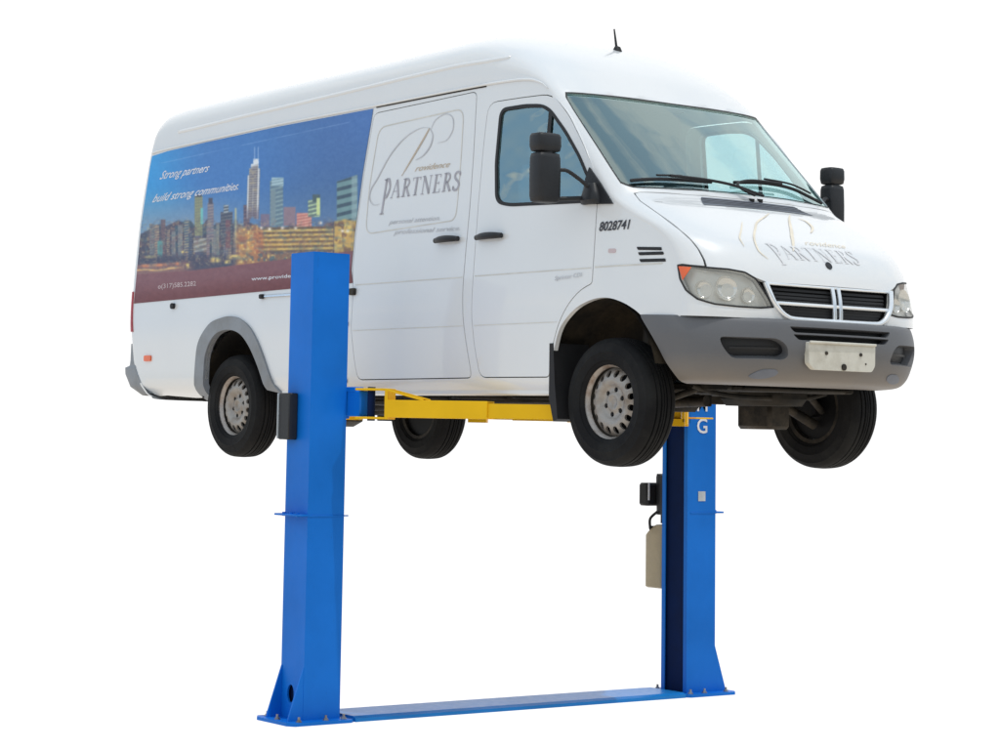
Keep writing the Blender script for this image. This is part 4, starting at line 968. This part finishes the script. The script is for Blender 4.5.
# ------------------------------------------------------------------ the two-post lift
LIFT = Root('two_post_lift', 'blue two-post vehicle lift with yellow arms holding up the white van', 'vehicle lift', (-1.965, 0.0, -1.95))
G0 = -1.95
XF, XB = -1.842, -2.095
TOPZ = .893
def bolt(mb, x, y, z): mb.cyl((x, y, z), (x, y, z+.013), .014, 6); mb.cyl((x, y, z+.01), (x, y, z+.030), .008, 8); mb.cyl((x, y, z-.001), (x, y, z+.004), .020, 14)
cols = []
for sg in (-1, 1):
    Yo, Yi = sg*1.697, sg*1.430
    c = MB()
    if True:
        # back web with a round access hole near the foot
        f = lambda a, b_, d=0: (a, Yo, b_)
        hole = [(-1.985+.036*math.cos(t), -1.785+.055*math.sin(t)) for t in frange(0, 2*math.pi, 20)[:-1]]
        w = MB(); patch(w, f, dens([(XB, G0+.016), (XF, G0+.016), (XF, TOPZ), (XB, TOPZ)], .3), [hole], frange(XB, XF, 4), frange(G0, TOPZ, 30))
        c.add(w.v, w.f)
        turn = [(x, Yo, z) for x, z in hole]+[(x, Yo-sg*.012, z) for x, z in hole]; m = len(hole); c.add(turn, [(i, (i+1) % m, (i+1) % m+m, i+m) for i in range(m)])
    t = .008
    ang = [(XF, Yo), (XF, Yi), (XF-.034, Yi), (XF-.034, Yi+sg*t), (XF-t, Yi+sg*t), (XF-t, Yo-sg*t), (XB+t, Yo-sg*t), (XB+t, Yi+sg*t), (XB+.034, Yi+sg*t), (XB+.034, Yi), (XB, Yi), (XB, Yo)]
    n = len(ang); c.add([(x, y, G0+.016) for x, y in ang]+[(x, y, TOPZ) for x, y in ang], [(i, (i+1) % n, (i+1) % n+n, i+n) for i in range(n-1) if i != 5])
    c.box((XB+.001, Yo-sg*.001, TOPZ-.004), (XF-.001, Yi+sg*.001, TOPZ+.004), 0)
    import bmesh
    col = c.build('column', M['blue'], LIFT, smooth=None); cols.append(col)
    gr_ = MB(); gr_.box((XB+.0085, Yo-sg*.03, G0+.02), (XF-.0085, Yi+sg*.02, TOPZ-.05), 0); gr_.build('channel_shade_box', M['navy'], LIFT, parent=col)  # dark box added in the channel, its colour stands for the shade there
    for (x, y) in ((XF, Yo), (XB, Yo), (XF, Yi)):
        pass
    s = MB(); s.box((XB-.002, Yo+sg*.080, -.716), (XF+.002, Yo-sg*.002, -.704), .003); s.box((XF, Yo, -.716), (XF+.004, Yi-sg*.03 if sg < 0 else Yi+.03, -.708), .001)
    for x in (XB+.05, -1.965, XF-.05): s.cyl((x, Yo+sg*.04, -.72), (x, Yo+sg*.04, -.695), .012, 6)
    s.build('splice_plate', M['blue'], LIFT, parent=col)
    b = MB()
    pl = [(-2.18, Yo+sg*.11), (-2.13, Yo+sg*.145), (-1.80, Yo+sg*.145), (-1.755, Yo+sg*.11), (-1.755, sg*1.40), (-1.79, sg*1.36), (-2.14, sg*1.36), (-2.18, sg*1.40)]
    b.prism(pl, lambda x, y: (x, y, G0), lambda x, y: (x, y, G0+.020)); bp_ = b.build('base_plate', M['blue'], LIFT, parent=col, smooth=None)
    for x in (XB+.002, XF-.014):
        gs = MB(); gs.prism([(Yo, G0+.02), (Yo+sg*.105, G0+.02), (Yo+sg*.098, G0+.05), (Yo, G0+.335)], lambda y, z: (x, y, z), lambda y, z: (x+.012, y, z))
        gs.build('gusset', M['blue'], LIFT, parent=col, smooth=None)
    for x, y in ((-2.13, Yo+sg*.07), (-1.97, Yo+sg*.10), (-1.795, Yo+sg*.06), (-1.80, sg*1.56), (-1.80, sg*1.43), (-2.13, sg*1.43)):
        bb = MB(); bolt(bb, x, y, G0+.02); bb.build('bolt', M['bolt'], LIFT, parent=col)
    ch = MB(); ch.box((XB+.085, Yi-sg*.03, -.5), (XB+.10, Yi-sg*.045 if sg > 0 else Yi+.045, .8), 0)
# sticker and maker's letters on the far column
fc = cols[1]
stk = MB(); stk.box((XF+.001, 1.530, -.632), (XF+.004, 1.598, -.565), .001); stk.build('sticker', M['sticker'], LIFT, parent=fc)
def on_col(y0, y1, z, h): return lambda a, b: (XF+.004, y0+(y1-y0)*a, z+b/.7*h)
for ch_, z in (('A', .17), ('M', -.012), ('G', -.163)):
    vs, fs = text_tris(ch_, 0, .012); m = MB(); pf = on_col(1.515, 1.612, z, .10); m.add([pf(a, b_) for a, b_ in vs], fs); m.build('lettering', M['wink'], LIFT, parent=fc, smooth=None)
# floor cover between the feet
p = MB(); p.prism([(-2.15, G0), (-2.15, G0+.022), (-2.125, G0+.034), (-1.80, G0+.034), (-1.77, G0+.022), (-1.77, G0)], lambda x, z: (x, -1.36, z), lambda x, z: (x, 1.36, z)); p.build('floor_cover', M['skyblue'], LIFT, smooth=None)
# carriages and arms
def arm(sg, front, piv, tip, ext, zc=-.055):
    P0 = Vector((piv[0], piv[1], zc)); P1 = Vector((tip[0], tip[1], zc)); d = (P1-P0).normalized(); s = Vector((-d.y, d.x, 0)); up = Vector((0, 0, 1)); L = (P1-P0).length
    a = MB()
    # clevis
    for zz in (.115, -.058): oriented_box(a, P0+d*.02+up*zz, d, s, up, .105, .055, .007)
    oriented_box(a, P0+d*.125+up*.028, d, s, up, .011, .060, .093)
    e0 = ext[0]*L
    oriented_box(a, P0+d*(.13+e0)/2+d*.065*0+up*0, d, s, up, (e0-.13)/2, .060, .053)
    for e_ in (-.054, .054):
        q0 = P0+d*.13+s*e_+up*.112; q1 = P0+d*.37+s*e_+up*.054; dd = (q1-q0).normalized(); oriented_box(a, (q0+q1)/2, dd, s, dd.cross(s), (q1-q0).length/2, .006, .006)
    ar = a.build('lift_arm', M['yellow'], LIFT, smooth=None); bv = ar.modifiers.new('edge', 'BEVEL'); bv.width = .004; bv.segments = 2; bv.limit_method = 'ANGLE'
    x = MB(); e1 = ext[1]*L; oriented_box(x, P0+d*(e0+e1)/2-up*.004, d, s, up, (e1-e0)/2+.05, .048, .043); o = x.build('arm_extension', M['yellow'], LIFT, parent=ar, smooth=None)
    x = MB(); oriented_box(x, P0+d*(e1+L)/2-up*.008, d, s, up, (L-e1)/2+.05, .038, .034); x.build('arm_extension', M['yellow'], LIFT, parent=ar, smooth=None)
    # head: yellow bracket with screw pad
    h = MB(); H = P0+d*(L+.02)
    oriented_box(h, H-up*.045, d, s, up, .065, .062, .022); oriented_box(h, H+s*.056+up*.012, d, s, up, .065, .006, .055); oriented_box(h, H-s*.056+up*.012, d, s, up, .065, .006, .055)
    h.build('arm_bracket', M['yellow'], LIFT, parent=ar, smooth=None)
    h = MB(); h.cyl(H-up*.03, H+up*.05, .022, 18); h.cyl(H+up*.045, H+up*.062, .052, 22); h.build('lift_pad', M['bolt'], LIFT, parent=ar)
    h = MB(); h.cyl(P0-up*.075, P0+up*.13, .024, 16); h.build('pivot_pin', M['navy'], LIFT, parent=ar)
arm(-1, True, (-1.64, -1.385), (-.28, -.60), (.50, .80))
arm(1, True, (-1.80, 1.32), (-.97, .50), (.45, .75))
arm(-1, False, (-2.26, -1.385), (-3.05, -.56), (.45, .75))
arm(1, False, (-2.26, 1.36), (-3.05, .56), (.45, .75))
for sg in (-1, 1):
    k = MB(); k.box((XB+.012, sg*1.68, -.25 if sg < 0 else -.12), (XF-.012, sg*1.44, .50), .01); k.box((XB+.062, sg*1.45, -.12), (XF-.062, sg*1.36, .06), .006)
    xe = -1.70 if sg < 0 else -1.80
    k.box((-2.24, sg*1.425, -.105), (xe, sg*1.345, .052), .008); k.box((-2.20, sg*1.43, .045), (xe-.055, sg*1.36, .075), .004)
    cg = k.build('carriage', M['blue'], LIFT)
    k = MB(); k.box((-2.20, sg*1.347, -.07), (-1.76, sg*1.335, .03), .004); k.build('rubber_buffer', M['rubber'], LIFT, parent=cg)
rt_ = MB(); rt_.box((-1.84, 1.28, -.068), (-1.60, 1.44, -.058), .002); rt_.build('arm_restraint', M['yellow'], LIFT, smooth=None)
# safety latch cover on the near column
k = MB(); k.box((-2.092, -1.70, -.255), (-1.975, -1.765, .03), .006); lk = k.build('latch_cover', M['plastic'], LIFT)
k = MB(); k.box((-2.100, -1.698, -.25), (-2.091, -1.772, .028), .002); k.build('cover_edge', M['sticker'], LIFT, parent=lk)
# hydraulic power unit on the far column
k = MB(); k.box((-2.10, 1.47, -.74), (-2.17, 1.66, -.46), .006); loft(k, [(-2.19, 1.55, -.74, .05, .06), (-2.19, 1.55, -.48, .055, .065), (-2.19, 1.55, -.455, .05, .06)]); mo = k.build('pump_motor', M['plastic'], LIFT)
k = MB(); k.box((-2.24, 1.42, -.68), (-2.335, 1.62, -.52), .015); k.build('switch_box', M['rubber'], LIFT, parent=mo)
k = MB(); k.box((-2.236, 1.435, -.64), (-2.230, 1.425, -.52), 0); k.build('switch_plate', M['wink'], LIFT, parent=mo)
k = MB(); loft(k, [(-2.215, 1.57, -1.248, .085, .105), (-2.215, 1.57, -1.24, .095, .115), (-2.215, 1.57, -.885, .095, .115), (-2.205, 1.57, -.86, .085, .11), (-2.175, 1.57, -.815, .052, .10), (-2.175, 1.57, -.808, .04, .09)], e=7); k.build('oil_tank', M['tank'], LIFT)
k = MB(); k.tube(spline([(-2.20, 1.48, -.72), (-2.25, 1.46, -.77), (-2.26, 1.47, -.84)], 6, False), .010, 8); k.cyl((-2.26, 1.49, -.85), (-2.26, 1.49, -.82), .022, 12); k.cyl((-2.19, 1.55, -.80), (-2.19, 1.55, -.73), .035, 14); k.build('hydraulic_hose', M['rubber'], LIFT)

# ------------------------------------------------------------------ world, sun, camera
W_ = bpy.data.worlds.new('World'); SC.world = W_; W_.use_nodes = True; nt = W_.node_tree; bg = nt.nodes['Background']
tc = nt.nodes.new('ShaderNodeTexCoord'); sp = nt.nodes.new('ShaderNodeSeparateXYZ'); nt.links.new(tc.outputs['Generated'], sp.inputs[0])
dt = nt.nodes.new('ShaderNodeVectorMath'); dt.operation = 'DOT_PRODUCT'; nt.links.new(tc.outputs['Generated'], dt.inputs[0])
v0 = Vector((-.812, .575, .0)).normalized(); dt.inputs[1].default_value = v0
el = sp.outputs[2]
sky = ramp(nt, math_n(nt, 'MULTIPLY_ADD', el, .5, .5), [(.0, (.90, .81, .69)), (.47, (.88, .82, .73)), (.5, (.55, .62, .62)), (.512, (.92, .98, 1.04)), (.53, (.62, .80, 1.0)), (.56, (.30, .55, .90)), (.60, (.46, .70, .98)), (.68, (.68, .82, .95)), (1.0, (.48, .64, .80))])
cn = nt.nodes.new('ShaderNodeTexNoise'); cn.inputs['Scale'].default_value = 3.4; cn.inputs['Detail'].default_value = 8; cn.inputs['Roughness'].default_value = .58
mpn = nt.nodes.new('ShaderNodeMapping'); mpn.inputs['Scale'].default_value = (1, 1, 2.6); nt.links.new(tc.outputs['Generated'], mpn.inputs[0]); nt.links.new(mpn.outputs[0], cn.inputs['Vector'])
cl = ramp(nt, cn.outputs['Fac'], [(.44, (0, 0, 0)), (.60, (1, 1, 1))])
up = ramp(nt, math_n(nt, 'MULTIPLY_ADD', el, .5, .5), [(.5, (0, 0, 0)), (.54, (1, 1, 1))])
cf = math_n(nt, 'MULTIPLY', cl, up)
col = mixc(nt, cf, sky, (1.0, 1.02, 1.03))
wm = ramp(nt, math_n(nt, 'MULTIPLY_ADD', dt.outputs['Value'], .5, .5), [(.77, (0, 0, 0)), (.85, (1, 1, 1))])
col = mixc(nt, wm, col, (1.12, 1.12, 1.12))
# unseen dark sector added low in front of the van to dim forward-facing surfaces
d2 = nt.nodes.new('ShaderNodeVectorMath'); d2.operation = 'DOT_PRODUCT'; nt.links.new(tc.outputs['Generated'], d2.inputs[0]); d2.inputs[1].default_value = Vector((.97, .2, 0)).normalized()
fm = ramp(nt, math_n(nt, 'MULTIPLY_ADD', d2.outputs['Value'], .5, .5), [(.70, (0, 0, 0)), (.86, (1, 1, 1))])
lowm = ramp(nt, math_n(nt, 'MULTIPLY_ADD', el, .5, .5), [(.47, (0, 0, 0)), (.49, (1, 1, 1)), (.57, (1, 1, 1)), (.62, (0, 0, 0))])
col = mixc(nt, math_n(nt, 'MULTIPLY', math_n(nt, 'MULTIPLY', fm, lowm), .9), col, (.10, .13, .13))
nt.links.new(col, bg.inputs['Color']); bg.inputs['Strength'].default_value = 1.0
sun = bpy.data.lights.new('sun', 'SUN'); sun.energy = 1.3; sun.angle = math.radians(.6); sun.color = (1, .965, .91)
so = bpy.data.objects.new('sun', sun); COL.objects.link(so); so.location = (4, -4, 9)
so.rotation_euler = Vector((.30, .10, .93)).to_track_quat('Z', 'Y').to_euler()
cam = bpy.data.cameras.new('camera'); co = bpy.data.objects.new('camera', cam); COL.objects.link(co); SC.camera = co
CP = [9.402628, -9.133794, -0.165726, 2.525449, 0.1054382, 0.02035509, 2200.782, 385.0286, 193.9691]
co.location = (CP[0], CP[1], CP[2]+GZ)
yw, pt, rl = CP[3:6]
fwd = Vector((math.cos(pt)*math.cos(yw), math.cos(pt)*math.sin(yw), math.sin(pt))); rt = Vector((math.sin(yw), -math.cos(yw), 0)); upv = rt.cross(fwd)
cc, ss = math.cos(rl), math.sin(rl); X_ = rt*cc+upv*ss; Y_ = upv*cc-rt*ss
from mathutils import Matrix
mt = Matrix((X_, Y_, -fwd)).transposed().to_4x4(); mt.translation = co.location; co.matrix_world = mt
cam.sensor_width = 36; cam.lens = CP[6]/1000*36; cam.shift_x = (500-CP[7])/1000; cam.shift_y = -(375-CP[8])/1000; cam.clip_end = 500; cam.clip_start = .1
SC.view_settings.view_transform = 'Standard'; SC.view_settings.look = 'None'; SC.view_settings.exposure = 0; SC.view_settings.gamma = 1
SC.cycles.max_bounces = 8; SC.cycles.transparent_max_bounces = 12; SC.cycles.use_denoising = True
